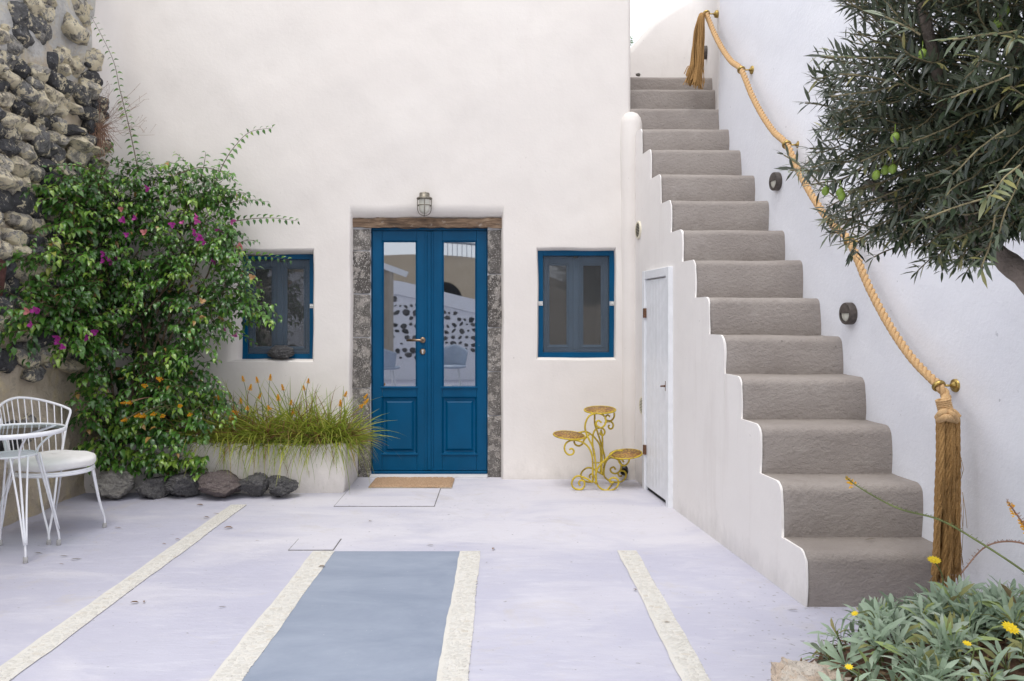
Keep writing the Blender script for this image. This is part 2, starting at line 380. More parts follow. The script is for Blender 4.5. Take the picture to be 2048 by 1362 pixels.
def mat_bluepaint(name, col, rough=0.32):
    m, nt, b, o = newmat(name); p = pos(nt)
    c = mixc(nt, ramp(nt, noise_n(nt, scaled(nt, p, (1, 1, 0.4)), 5, 5, 0.6), [(0.3, 0.0), (0.7, 1.0)]), tuple(x * 0.88 for x in col), tuple(x * 1.1 for x in col))
    c = mixc(nt, ramp(nt, noise_n(nt, p, 38, 2, 0.5), [(0.79, 0.0), (0.81, 0.6)]), c, (0.45, 0.5, 0.52))
    nt.links.new(c, b.inputs['Base Color']); b.inputs['Roughness'].default_value = rough; b.inputs['Specular IOR Level'].default_value = 0.16
    nt.links.new(bump(nt, noise_n(nt, scaled(nt, p, (1, 1, 0.15)), 90, 3, 0.6), 0.12, 0.002), b.inputs['Normal']); return m
M['blue'] = mat_bluepaint('blue_door_paint', (0.0, 0.070, 0.165))
M['bluedark'] = mat_bluepaint('slate_blue_sash_paint', (0.095, 0.16, 0.24), 0.4)

def mat_glass(name, refl=0.42, tint=(0.55, 0.6, 0.65)):
    m, nt, b, o = newmat(name)
    g = N(nt, 'ShaderNodeBsdfGlossy'); g.inputs['Roughness'].default_value = 0.015; g.inputs['Color'].default_value = (0.93, 0.96, 1, 1)
    t = N(nt, 'ShaderNodeBsdfTransparent'); t.inputs['Color'].default_value = (*tint, 1)
    fr = N(nt, 'ShaderNodeLayerWeight'); fr.inputs['Blend'].default_value = 0.35
    mp = N(nt, 'ShaderNodeMapRange'); mp.inputs[3].default_value = refl; mp.inputs[4].default_value = 1.0; nt.links.new(fr.outputs['Fresnel'], mp.inputs[0])
    mx = N(nt, 'ShaderNodeMixShader'); nt.links.new(mp.outputs[0], mx.inputs[0]); nt.links.new(t.outputs[0], mx.inputs[1]); nt.links.new(g.outputs[0], mx.inputs[2])
    nt.links.new(mx.outputs[0], o.inputs['Surface']); return m
M['glass'] = mat_glass('door_glass', 0.32); M['winglass'] = mat_glass('window_glass', 0.16, (0.35, 0.36, 0.36))
M['tableglass'] = mat_glass('table_glass', 0.10, (0.74, 0.80, 0.78))

def mat_screen():
    m, nt, b, o = newmat('insect_screen')
    d = N(nt, 'ShaderNodeBsdfDiffuse'); d.inputs['Color'].default_value = (0.12, 0.125, 0.13, 1)
    t = N(nt, 'ShaderNodeBsdfTransparent'); mx = N(nt, 'ShaderNodeMixShader'); mx.inputs[0].default_value = 0.24
    nt.links.new(t.outputs[0], mx.inputs[1]); nt.links.new(d.outputs[0], mx.inputs[2]); nt.links.new(mx.outputs[0], o.inputs['Surface']); return m
M['screen'] = mat_screen()

M['brass'] = plain('aged_brass', (0.42, 0.30, 0.10), 0.35, 1.0, 0.35, 60, 0.2, 200)
M['bronze'] = plain('handle_bronze', (0.28, 0.20, 0.14), 0.35, 1.0, 0.2, 60)
M['steel'] = plain('zinc_latch', (0.62, 0.62, 0.60), 0.4, 0.8, 0.2, 80)
M['dark'] = plain('dark_gap', (0.015, 0.015, 0.016), 0.9)
M['joint'] = plain('dirt_joint', (0.17, 0.165, 0.16), 0.95, 0, 0.4, 40)
M['rust'] = plain('rusty_hinge', (0.16, 0.08, 0.045), 0.7, 0.4, 0.4, 60)
M['whitewood'] = plain('white_door_paint', (0.80, 0.815, 0.85), 0.4, 0, 0.05, 12, 0.15, 60)
M['lampmetal'] = plain('grey_lamp_metal', (0.22, 0.20, 0.165), 0.45, 0.7, 0.25, 50, 0.15, 150)
M['lampbrown'] = plain('brown_lamp_housing', (0.085, 0.070, 0.062), 0.6, 0.1, 0.3, 50, 0.2, 200)
M['lens'] = plain('frosted_lens', (0.62, 0.61, 0.54), 0.25, 0, 0.1, 20)
M['vent'] = plain('cream_vent_plastic', (0.74, 0.69, 0.55), 0.45, 0, 0.05, 30)
M['black'] = plain('black_plastic', (0.012, 0.012, 0.013), 0.4)
M['whitemetal'] = plain('white_powder_coat', (0.82, 0.83, 0.86), 0.35, 0, 0.03, 30)
M['cushion'] = plain('white_cushion_cover', (0.80, 0.79, 0.775), 0.8, 0, 0.05, 8, 0.4, 30, 0.006)
M['rubber'] = plain('grey_rubber_foot', (0.42, 0.41, 0.40), 0.7, 0, 0.2, 60)
M['soil'] = plain('dry_soil_litter', (0.13, 0.07, 0.045), 0.95, 0, 0.6, 25, 1.0, 40, 0.02)
M['bark'] = plain('grey_bark', (0.20, 0.165, 0.135), 0.9, 0, 0.4, 14, 1.0, 30, 0.02)
M['twig'] = plain('olive_twig', (0.22, 0.185, 0.10), 0.8, 0, 0.3, 20)
M['stem'] = plain('brown_stem', (0.12, 0.085, 0.05), 0.85, 0, 0.4, 15)
M['greenstem'] = plain('green_stem', (0.13, 0.16, 0.05), 0.7, 0, 0.3, 15)
M['drystem'] = plain('dry_stem', (0.26, 0.15, 0.10), 0.85, 0, 0.3, 20)
M['cover'] = plaster('access_cover_concrete', (0.60, 0.595, 0.61), (0.66, 0.65, 0.66), 0.3, 0.4, (0.42, 0.41, 0.41), 0.5)
M['canvas'] = plain('beige_canvas', (0.42, 0.37, 0.31), 0.9, 0, 0.1, 8)
M['ochre'] = plaster('ochre_render', (0.44, 0.36, 0.26), (0.52, 0.44, 0.33), 0.3, 0.3, (0.3, 0.26, 0.2), 0.5)
M['paleblue'] = plain('pale_blue_enamel', (0.40, 0.47, 0.58), 0.3, 0, 0.08, 10)
M['railmetal'] = plain('grey_railing', (0.25, 0.27, 0.30), 0.5, 0.3)

def mat_rope(name, c1, c2, sc=120):
    m, nt, b, o = newmat(name); p = pos(nt)
    f = noise_n(nt, p, sc, 5, 0.65)
    c = mixc(nt, ramp(nt, f, [(0.3, 0.0), (0.7, 1.0)]), c1, c2)
    nt.links.new(c, b.inputs['Base Color']); b.inputs['Roughness'].default_value = 0.85; b.inputs['Specular IOR Level'].default_value = 0.2
    nt.links.new(bump(nt, f, 0.7, 0.004), b.inputs['Normal']); return m
M['rope'] = mat_rope('manila_rope', (0.50, 0.31, 0.145), (0.68, 0.46, 0.25))
M['tassel'] = mat_rope('rope_tassel', (0.30, 0.17, 0.06), (0.50, 0.30, 0.125), 160)
M['coir'] = mat_rope('coir_mat', (0.26, 0.16, 0.095), (0.50, 0.35, 0.23), 130)
M['matedge'] = mat_rope('coir_mat_edge', (0.33, 0.27, 0.20), (0.45, 0.38, 0.30), 150)

def mat_yellow():
    m, nt, b, o = newmat('chipped_yellow_paint'); p = pos(nt)
    c = mixc(nt, ramp(nt, noise_n(nt, p, 12, 5, 0.6), [(0.3, 0.0), (0.7, 1.0)]), (0.46, 0.33, 0.018), (0.62, 0.46, 0.03))
    c = mixc(nt, ramp(nt, noise_n(nt, p, 30, 6, 0.7), [(0.54, 0.0), (0.64, 0.8)]), c, (0.17, 0.075, 0.03))
    c = mixc(nt, ramp(nt, noise_n(nt, p, 17, 5, 0.7), [(0.62, 0.0), (0.7, 0.6)]), c, (0.62, 0.50, 0.22))
    nt.links.new(c, b.inputs['Base Color']); b.inputs['Roughness'].default_value = 0.5
    nt.links.new(bump(nt, noise_n(nt, p, 60, 5), 0.4, 0.003), b.inputs['Normal']); return m
M['yellow'] = mat_yellow()
def mat_plate():
    m, nt, b, o = newmat('rusty_yellow_plate'); p = pos(nt)
    vor = N(nt, 'ShaderNodeTexVoronoi', feature='DISTANCE_TO_EDGE'); vor.inputs['Scale'].default_value = 36; nt.links.new(p, vor.inputs['Vector'])
    c = mixc(nt, ramp(nt, noise_n(nt, p, 25, 5, 0.65), [(0.35, 0.0), (0.65, 1.0)]), (0.34, 0.15, 0.055), (0.60, 0.40, 0.06))
    c = mixc(nt, ramp(nt, vor.outputs['Distance'], [(0.05, 1.0), (0.16, 0.0)]), c, (0.17, 0.08, 0.03))
    nt.links.new(c, b.inputs['Base Color']); b.inputs['Roughness'].default_value = 0.55
    nt.links.new(bump(nt, vor.outputs['Distance'], 0.6, 0.01), b.inputs['Normal']); return m
M['plate'] = mat_plate()

def mat_leaf(name, stops, trans=0.25, rough=0.35, spec=0.5, under=None):
    """leaf colour follows the per-leaf attribute tint"""
    m, nt, b, o = newmat(name)
    at = N(nt, 'ShaderNodeAttribute'); at.attribute_name = 'tint'
    c = ramp(nt, at.outputs['Fac'], stops)
    if under:
        gm = N(nt, 'ShaderNodeNewGeometry'); c = mixc(nt, gm.outputs['Backfacing'], c, under)
    nt.links.new(c, b.inputs['Base Color']); b.inputs['Roughness'].default_value = rough; b.inputs['Specular IOR Level'].default_value = spec
    t = N(nt, 'ShaderNodeBsdfTranslucent'); nt.links.new(c, t.inputs['Color'])
    mx = N(nt, 'ShaderNodeMixShader'); mx.inputs[0].default_value = trans
    nt.links.new(b.outputs[0], mx.inputs[1]); nt.links.new(t.outputs[0], mx.inputs[2]); nt.links.new(mx.outputs[0], o.inputs['Surface']); return m
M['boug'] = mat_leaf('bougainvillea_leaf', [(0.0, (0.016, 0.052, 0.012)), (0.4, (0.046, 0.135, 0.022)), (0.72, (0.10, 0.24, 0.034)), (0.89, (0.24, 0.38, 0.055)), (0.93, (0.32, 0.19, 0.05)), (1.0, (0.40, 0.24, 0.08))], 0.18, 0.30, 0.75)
M['bract'] = mat_leaf('bougainvillea_bract', [(0.0, (0.46, 0.03, 0.34)), (0.5, (0.62, 0.09, 0.45)), (0.75, (0.68, 0.20, 0.27)), (1.0, (0.75, 0.48, 0.22))], 0.4, 0.6)
M['grass'] = mat_leaf('bulbine_blade', [(0.0, (0.15, 0.22, 0.03)), (0.4, (0.31, 0.38, 0.05)), (0.72, (0.52, 0.52, 0.11)), (0.86, (0.26, 0.17, 0.07)), (1.0, (0.22, 0.10, 0.05))], 0.42, 0.45)
M['orangefl'] = mat_leaf('orange_flower', [(0.0, (0.80, 0.42, 0.02)), (0.6, (0.85, 0.52, 0.03)), (1.0, (0.75, 0.28, 0.03))], 0.3, 0.6)
M['olive'] = mat_leaf('olive_leaf', [(0.0, (0.014, 0.024, 0.012)), (0.5, (0.034, 0.054, 0.026)), (0.85, (0.12, 0.155, 0.085)), (1.0, (0.26, 0.24, 0.08))], 0.06, 0.32, 0.7, (0.10, 0.12, 0.075))
M['silver'] = mat_leaf('silver_leaf', [(0.0, (0.22, 0.31, 0.20)), (0.5, (0.37, 0.47, 0.34)), (0.8, (0.52, 0.59, 0.48)), (0.93, (0.32, 0.42, 0.11)), (1.0, (0.32, 0.24, 0.14))], 0.18, 0.6, 0.3)
M['yellowfl'] = plain('yellow_petal', (0.75, 0.55, 0.01), 0.6)
M['olivefruit'] = plain('green_olive_fruit', (0.20, 0.30, 0.04), 0.35, 0, 0.2, 60)
M['litter'] = mat_leaf('dry_leaf', [(0.0, (0.10, 0.06, 0.03)), (0.5, (0.22, 0.12, 0.05)), (1.0, (0.10, 0.10, 0.07))], 0.1, 0.7)
# ------------------------------------------------------------------ ground
FY = 6.73                                             # plane of the house front
g = MB(); g.add([(-60, -60, 0), (60, -60, 0), (60, 60, 0), (-60, 60, 0)], [(0, 1, 2, 3)])
tag(g.build('ground', M['ground']), kind='structure')

def wavy_sheet(name, x0, x1, y0, y1, z, mat, amp=0.006, n=90, seed=1):
    ys = np.linspace(y0, y1, n); v = []; f = []
    for k, y in enumerate(ys):
        a = amp * float(nz(y * 3, seed, 1.0, seed)) + amp * 0.5 * float(nz(y * 14, seed, 1, seed + 2)); b2 = amp * float(nz(y * 3 + 9, seed, 1.0, seed)) + amp * 0.5 * float(nz(y * 14, 4, 1, seed + 5))
        v += [(x0 + a, y, z), (x1 + b2, y, z)]
        if k: f.append((2 * k - 2, 2 * k - 1, 2 * k + 1, 2 * k))
    m = MB(); m.add(v, f); return tag(m.build(name, mat), kind='structure')

STRIPS = [(-1.966, -1.852, 5.79), (-1.10, -0.975, 4.65), (-0.243, -0.124, 4.65), (0.68, 0.79, 4.66)]
wavy_sheet('painted_floor_panel', -1.0, -0.22, -2.0, 4.65, 0.002, M['panel'], 0.003)
peb = [rock_mesh('pebble', 2, 40 + k, 0.25, 1.0, 2, smooth=True) for k in range(6)]
for me in peb: me.materials.append(M['pebble'])
for si, (x0, x1, yend) in enumerate(STRIPS):
    st = wavy_sheet('pebble_strip', x0, x1, -2.0, yend, 0.004, M['strip'], 0.006, 220, si + 1)
    rnd = random.Random(si); items = []; y = yend - 0.015
    while y > 2.88:
        x = x0 + rnd.uniform(0.006, 0.02)
        while x < x1 - 0.012:
            w = rnd.uniform(0.020, 0.044); 
            if x + w > x1 + 0.004: w = x1 - x
            xx = (x + w / 2) * 1.0
            if (xx + 0.03) / y > -HX / FPX: items.append((xx, y + rnd.uniform(-0.005, 0.005), w / 2, rnd.uniform(0.008, 0.0125), rnd.uniform(-0.5, 0.5)))
            x += w + 0.003
        y -= 0.0225
    items.sort(key=lambda t: t[1])
    st_w = wl_of(st)
    for (x, y, rx, ry, a) in items[:300]:
        o = link('pebble', peb[rnd.randrange(6)], None, st, (x, y, 0.004)); o.scale = (rx, ry, 0.0034); o.rotation_euler = (0, 0, a)
    if items[300:]:
        mb = MB(); base = peb[0]
        bv = [v.co.copy() for v in base.vertices]; bf = [tuple(p.vertices) for p in base.polygons]
        for (x, y, rx, ry, a) in items[300:]:
            ca, sa = math.cos(a), math.sin(a)
            mb.add([(x + v.x * rx * ca - v.y * ry * sa, y + v.x * rx * sa + v.y * ry * ca, 0.004 + v.z * 0.0034) for v in bv], bf)
        mb.build('pebbles', M['pebble'], st, True, 'stuff')

def access_cover(x0, x1, y0, y1, label):
    t = thing('access_cover', label, 'cover', ((x0 + x1) / 2, (y0 + y1) / 2, 0))
    MB().box(x0 - 0.005, x1 + 0.005, y0 - 0.007, y1 + 0.007, -0.02, 0.003).build('joint', M['joint'], t)
    m = MB(); m.box(x0, x1, y0, y1, -0.02, 0.006)
    bev(m.build('cover_plate', M['ground'], t), 0.002)
access_cover(-1.205, -0.487, 5.746, 6.33, 'large concrete access cover set in the floor before the doormat')
access_cover(-1.246, -0.99, 4.675, 4.9, 'small square access cover at the end of a white pebble strip')

# ------------------------------------------------------------------ the house
house = thing('house', 'whitewashed house front with blue double door and two blue windows', 'house', (-1.0, FY, 0))
OPEN = [dict(f=(-1.292, 0.022, -9, 2.315), b=(-1.262, -0.006, -8, 2.197), d=0.115),
        dict(f=(-2.335, -1.578, 0.985, 1.950), b=(-2.222, -1.606, 1.006, 1.903), d=0.13),
        dict(f=(0.295, 0.972, 1.000, 1.958), b=(0.312, 0.960, 1.022, 1.930), d=0.075)]
TT = [0, .12, .25, .4, .55, .7, .82, .91, .965, 1.0]
xs = list(np.arange(-3.17, 1.056, 0.055)) + [1.055]; zs = list(np.arange(0, 4.61, 0.058)) + [-0.05]
for o_ in OPEN:
    f, b = o_['f'], o_['b']
    for t in TT:
        xs += [f[0] + (b[0] - f[0]) * t, f[1] + (b[1] - f[1]) * t]
        zs += [z for z in (f[2] + (b[2] - f[2]) * t, f[3] + (b[3] - f[3]) * t) if z > 0]
xs = np.array(sorted(set(np.round(xs, 5)))); zs = np.array(sorted(set(np.round(zs, 5))))
plan = []                                              # (x, y, along-flat flag)
for k in range(9):
    a = k / 8 * math.pi / 2; plan.append((-3.39 + 0.22 * (1 - math.cos(a)), 6.51 + 0.22 * math.sin(a), 0))
plan.insert(0, (-3.39, 6.2, 0))
plan = plan[:-1] + [(x, FY, 1) for x in xs]
for k in range(1, 7):
    a = k / 6 * math.pi / 2; plan.append((1.055 + 0.04 * math.sin(a), FY + 0.04 - 0.04 * math.cos(a), 0))
plan += [(1.095, y, 0) for y in (6.9, 7.2, 7.6, 8.0, 8.6, 9.4)]
plan = np.array(plan)
def tval(o_, X, Z):
    f, b = o_['f'], o_['b']
    return np.minimum.reduce([(X - f[0]) / (b[0] - f[0]), (X - f[1]) / (b[1] - f[1]), (Z - f[2]) / (b[2] - f[2]), (Z - f[3]) / (b[3] - f[3])])
PX, PZ = np.meshgrid(plan[:, 0], zs, indexing='ij'); PY = np.repeat(plan[:, 1:2], len(zs), 1); FL = np.repeat(plan[:, 2:3], len(zs), 1)
dep = np.zeros_like(PX)
for o_ in OPEN:
    t = np.clip(tval(o_, PX, PZ), 0, 1); dep += o_['d'] * (1 - np.sqrt(np.maximum(0, 1 - t * t))) * FL
WX = PX + 0.006 * nz(PZ * 2.1, PX * 1.3, 1.6, 3) * FL
WZ = PZ + 0.006 * nz(PX * 2.4, PZ * 1.1, 1.6, 5) * FL * (PZ > 0.1)
WY = PY + dep + 0.009 * nz(PX, PZ, 1.3, 1) + 0.004 * nz(PX, PZ, 4.2, 2) - 0.03 * np.exp(-np.maximum(PZ, 0) / 0.10) * FL
V = np.stack([WX, WY, WZ], -1).reshape(-1, 3)
CXm = (PX[:-1, :-1] + PX[1:, 1:]) / 2; CZm = (PZ[:-1, :-1] + PZ[1:, 1:]) / 2; keep = np.ones_like(CXm, bool)
for o_ in OPEN: keep &= ~((tval(o_, CXm, CZm) > 1.0) & (FL[:-1, :-1] + FL[1:, 1:] > 1.5))
link('wall', grid_mesh('wall', V, len(plan), len(zs), True, keep), M['facade'], house)
m = MB(); m.box(-3.6, 1.09, 6.80, 9.4, 4.5, 4.6); m.build('roof', M['facade'], house)
m = MB(); m.box(-3.7, -3.5, 6.6, 9.4, -0.05, 4.5); m.box(-3.5, 1.09, 9.2, 9.4, -0.05, 4.5); m.box(0.98, 1.08, 7.0, 9.2, -0.05, 4.5); m.build('rear_wall', M['facade'], house)
m = MB(); m.box(-3.5, 0.98, 7.0, 9.2, 0.005, 0.02); m.build('interior_floor', M['joint'], house)
# plastered pipe chase in the corner
ch = MB(); prof = [(0.0, 3.105), (0.03, 3.10), (0.06, 3.085), (0.085, 3.05), (0.096, 3.0)] + [(0.098 - 0.0008 * k + 0.003 * math.sin(k * 1.3), 3.0 - k * 0.15) for k in range(1, 21)]
ch.lathe(prof, (1.098, 6.765, 0), (0, 0, 1), 28); ch.build('pipe_chase', M['facade'], house, True)

# door surround
def rough_block(name, x0, x1, y0, y1, z0, z1, mat, parent, amp=0.006, seed=0, n=7):
    bm = bmesh.new(); bmesh.ops.create_cube(bm, size=1.0); bmesh.ops.subdivide_edges(bm, edges=bm.edges[:], cuts=n, use_grid_fill=True)
    for v in bm.verts:
        e = 1 - 0.035 * (abs(v.co.x) > 0.49) * (abs(v.co.z) > 0.49)
        p = Vector(((x0 + x1) / 2 + v.co.x * (x1 - x0) * e, (y0 + y1) / 2 + v.co.y * (y1 - y0), (z0 + z1) / 2 + v.co.z * (z1 - z0) * (1 - 0.01 * (abs(v.co.x) > 0.49))))
        nn = mnoise.noise_vector(p * 14 + Vector((seed, 0, 0))); p += nn * amp; v.co = p
    me = bpy.data.meshes.new(name); bm.to_mesh(me); bm.free(); me.polygons.foreach_set('use_smooth', [True] * len(me.polygons))
    return bev(link(name, me, mat, parent), 0.006, 2, 50)
def zy(y, d=6.81): return CH - (y - HY) * d / FPX
for seg_, xa, xb in (([458, 502, 588, 675, 776, 962], -1.285, -1.118), ([460, 549, 655, 743, 831, 962], -0.118, 0.012)):
    for k in range(5):
        rough_block('jamb_stone', xa, xb, 6.785 + 0.006 * random.random(), 6.98, zy(seg_[k + 1]) + 0.004, zy(seg_[k]) - 0.004, M['jamb'], house, 0.005, k * 7 + xa)
m = MB(); m.box(-1.27, -1.118, 6.80, 6.97, 0, 2.13); m.box(-0.118, -0.002, 6.80, 6.97, 0, 2.13); m.build('jamb_mortar', M['cover'], house)
rough_block('lintel', -1.30, 0.03, 6.775, 7.0, zy(456), zy(437), M['lintel'], house, 0.012, 3, 26)
m = MB(); m.box(-1.118, -0.118, 6.74, 7.0, -0.02, 0.02); bev(m.build('threshold', M['cover'], house), 0.005)

# blue door
S = 0.0043
def X(x): return (x - HX) * S
def Z(y): return CH - (y - HY) * S
DY = 6.832
fr = MB(); fr.box(-1.118, X(744.5), DY + 0.004, 6.93, 0.02, 2.132); fr.box(X(974), -0.117, DY + 0.004, 6.93, 0.02, 2.132)
fr.box(X(744.5), X(974), DY + 0.004, 6.93, Z(461.5), 2.132); fr.box(X(744.5), X(974), DY - 0.012, 6.93, 0.0205, Z(941))
bev(fr.build('door_frame', M['blue'], house), 0.004)
def ring(mb, x0, x1, z0, z1, w, yo, yi):
    """mitred moulding, outer edge at depth yo, inner edge at yi"""
    a = [(x0, yo, z0), (x1, yo, z0), (x1, yo, z1), (x0, yo, z1)]; b = [(x0 + w, yi, z0 + w), (x1 - w, yi, z0 + w), (x1 - w, yi, z1 - w), (x0 + w, yi, z1 - w)]
    mb.add(a + b, [(k, (k + 1) % 4, 4 + (k + 1) % 4, 4 + k) for k in range(4)])
def door_leaf(xl, xr, gl, gr, label=None):
    y1 = DY + 0.045; g = 0.0012
    m = MB(); m.box(X(xl), X(gl) - g, DY, y1, Z(940), Z(462.5)); m.box(X(gr) + g, X(xr), DY, y1, Z(940), Z(462.5))
    for (ya, yb) in ((462.5, 482), (775, 794), (907, 940)): m.box(X(gl), X(gr), DY + 0.0005, y1, Z(yb), Z(ya))
    d = bev(m.build('door_leaf', M['blue'], house), 0.0015, 2)
    if label: d['label'] = label
    r = MB(); ring(r, X(gl) - 0.004, X(gr) + 0.004, Z(776), Z(481), 0.016, DY - 0.002, DY + 0.020); r.build('glazing_bead', M['blue'], d)
    b = MB(); b.box(X(gl) - 0.012, X(gr) + 0.012, DY - 0.012, DY + 0.01, Z(776.5), Z(772.5)); bev(b.build('drip_moulding', M['blue'], d), 0.004)
    gp = MB(); gp.box(X(gl), X(gr), DY + 0.020, DY + 0.026, Z(776), Z(481)); gp.build('glass_pane', M['glass'], d)
    # raised and fielded lower panel
    p = MB(); x0, x1, z0, z1 = X(gl), X(gr), Z(907), Z(794)
    ring(p, x0 - 0.003, x1 + 0.003, z0 - 0.003, z1 + 0.003, 0.014, DY - 0.007, DY + 0.014)
    ring(p, x0 + 0.011, x1 - 0.011, z0 + 0.011, z1 - 0.011, 0.016, DY + 0.014, DY + 0.016)
    ring(p, x0 + 0.027, x1 - 0.027, z0 + 0.027, z1 - 0.027, 0.018, DY + 0.016, DY + 0.000)
    i = 0.045; p.add([(x0 + i, DY, z0 + i), (x1 - i, DY, z0 + i), (x1 - i, DY, z1 - i), (x0 + i, DY, z1 - i)], [(0, 1, 2, 3)])
    p.build('door_panel', M['blue'], d)
    b = MB(); b.box(X(gl) - 0.012, X(gr) + 0.012, DY - 0.010, DY + 0.01, Z(909.5), Z(906)); bev(b.build('drip_moulding', M['blue'], d), 0.004)
    return d
d1 = door_leaf(745.5, 855.5, 765, 834, 'left door leaf with the bronze lever handle')
d2 = door_leaf(862, 973.5, 885, 953)
a = MB(); a.box(X(855), X(862.5), DY - 0.004, DY + 0.03, Z(939), Z(463)); a.box(X(850.5), X(854.5), DY - 0.008, DY - 0.0005, Z(940), Z(463)); a.box(X(863.5), X(867), DY - 0.010, DY - 0.0005, Z(940), Z(463))
bev(a.build('astragal', M['blue'], d1), 0.003)
hx, hz = X(846), Z(680)
h = MB(); h.lathe([(0, -0.016), (0.020, -0.016), (0.0255, -0.010), (0.0265, 0.0)], (hx, DY, hz), (0, 1, 0), 24)
h.tube([(hx, DY - 0.012, hz), (hx, DY - 0.052, hz)], 0.010, 12); h.tube([(hx + 0.006, DY - 0.05, hz), (hx - 0.02, DY - 0.052, hz), (X(815), DY - 0.048, hz - 0.001)], [0.011, 0.0105, 0.0095], 12)
h.build('lever_handle', M['bronze'], d1, True)
k = MB(); kz = Z(703); k.lathe([(0, -0.012), (0.020, -0.012), (0.0255, -0.007), (0.0265, 0.0)], (hx, DY, kz), (0, 1, 0), 24); k.build('lock_rose', M['bronze'], d1, True)
k = MB(); k.lathe([(0, -0.0165), (0.0085, -0.016), (0.0085, -0.010)], (hx, DY, kz + 0.006), (0, 1, 0), 16); k.box(hx - 0.0045, hx + 0.0045, DY - 0.0155, DY - 0.010, kz - 0.016, kz + 0.004); k.build('keyhole', M['steel'], d1)

# windows
def window(b, yf, label=None):
    x0, x1, z0, z1 = b[0] - 0.02, b[1] + 0.02, b[2] - 0.02, b[3] + 0.02; fw = 0.062
    m = MB(); m.box(x0, x0 + fw, yf, yf + 0.07, z0, z1); m.box(x1 - fw, x1, yf, yf + 0.07, z0, z1)
    m.box(x0 + fw, x1 - fw, yf + 0.0006, yf + 0.07, z0, z0 + fw); m.box(x0 + fw, x1 - fw, yf + 0.0006, yf + 0.07, z1 - fw, z1)
    w = bev(m.build('window', M['blue'], house), 0.003)
    if label: w['label'] = label
    ix0, ix1, iz0, iz1 = x0 + fw, x1 - fw, z0 + fw, z1 - fw; W, H = ix1 - ix0, iz1 - iz0
    sy = yf + 0.040
    for (a0, a1, g0, g1) in ((0.0, 0.47, 0.095, 0.368), (0.53, 1.0, 0.61, 0.89)):
        s_ = MB(); gz0, gz1 = iz0 + H * 0.072, iz0 + H * 0.905
        s_.box(ix0 + W * a0, ix0 + W * g0, sy, sy + 0.03, iz0, iz1); s_.box(ix0 + W * g1, ix0 + W * a1, sy, sy + 0.03, iz0, iz1)
        s_.box(ix0 + W * g0, ix0 + W * g1, sy + 0.0006, sy + 0.03, iz0, gz0); s_.box(ix0 + W * g0, ix0 + W * g1, sy + 0.0006, sy + 0.03, gz1, iz1)
        ring(s_, ix0 + W * g0 - 0.014, ix0 + W * g1 + 0.014, gz0 - 0.014, gz1 + 0.014, 0.018, sy - 0.006, sy + 0.012)
        bev(s_.build('sash', M['bluedark'], w), 0.003)
        gl = MB(); gl.box(ix0 + W * g0 - 0.005, ix0 + W * g1 + 0.005, sy + 0.012, sy + 0.018, gz0 - 0.005, gz1 + 0.005); gl.build('glass_pane', M['winglass'], w)
    c_ = MB(); c_.box(ix0 + W * 0.455, ix0 + W * 0.545, sy - 0.012, sy + 0.02, iz0 + 0.004, iz1 - 0.02); bev(c_.build('mullion', M['bluedark'], w), 0.005)
    c_ = MB(); c_.box(ix0, ix1, sy - 0.014, sy - 0.001, iz0, iz0 + 0.018); bev(c_.build('bottom_bar', M['bluedark'], w), 0.003)
    sc = MB(); sc.box(ix0, ix1, yf + 0.018, yf + 0.0185, iz0, iz1); sc.build('insect_screen', M['screen'], w)
    for lx in (x0 + 0.018, x1 - 0.060):
        l = MB(); zc = z0 + (z1 - z0) * 0.505; l.box(lx, lx + 0.042, yf - 0.004, yf - 0.0005, zc - 0.018, zc + 0.018)
        l.tube([(lx + 0.006, yf - 0.007, zc), (lx + 0.036, yf - 0.007, zc)], 0.004, 8); l.box(lx + 0.014, lx + 0.020, yf - 0.013, yf - 0.004, zc - 0.010, zc + 0.003); bev(l.build('latch', M['steel'], w), 0.001)
    return w
window(OPEN[1]['b'], FY + 0.108, 'left window with a dark rock on its ledge')
window(OPEN[2]['b'], FY + 0.055, 'right window with metal latches at mid height')

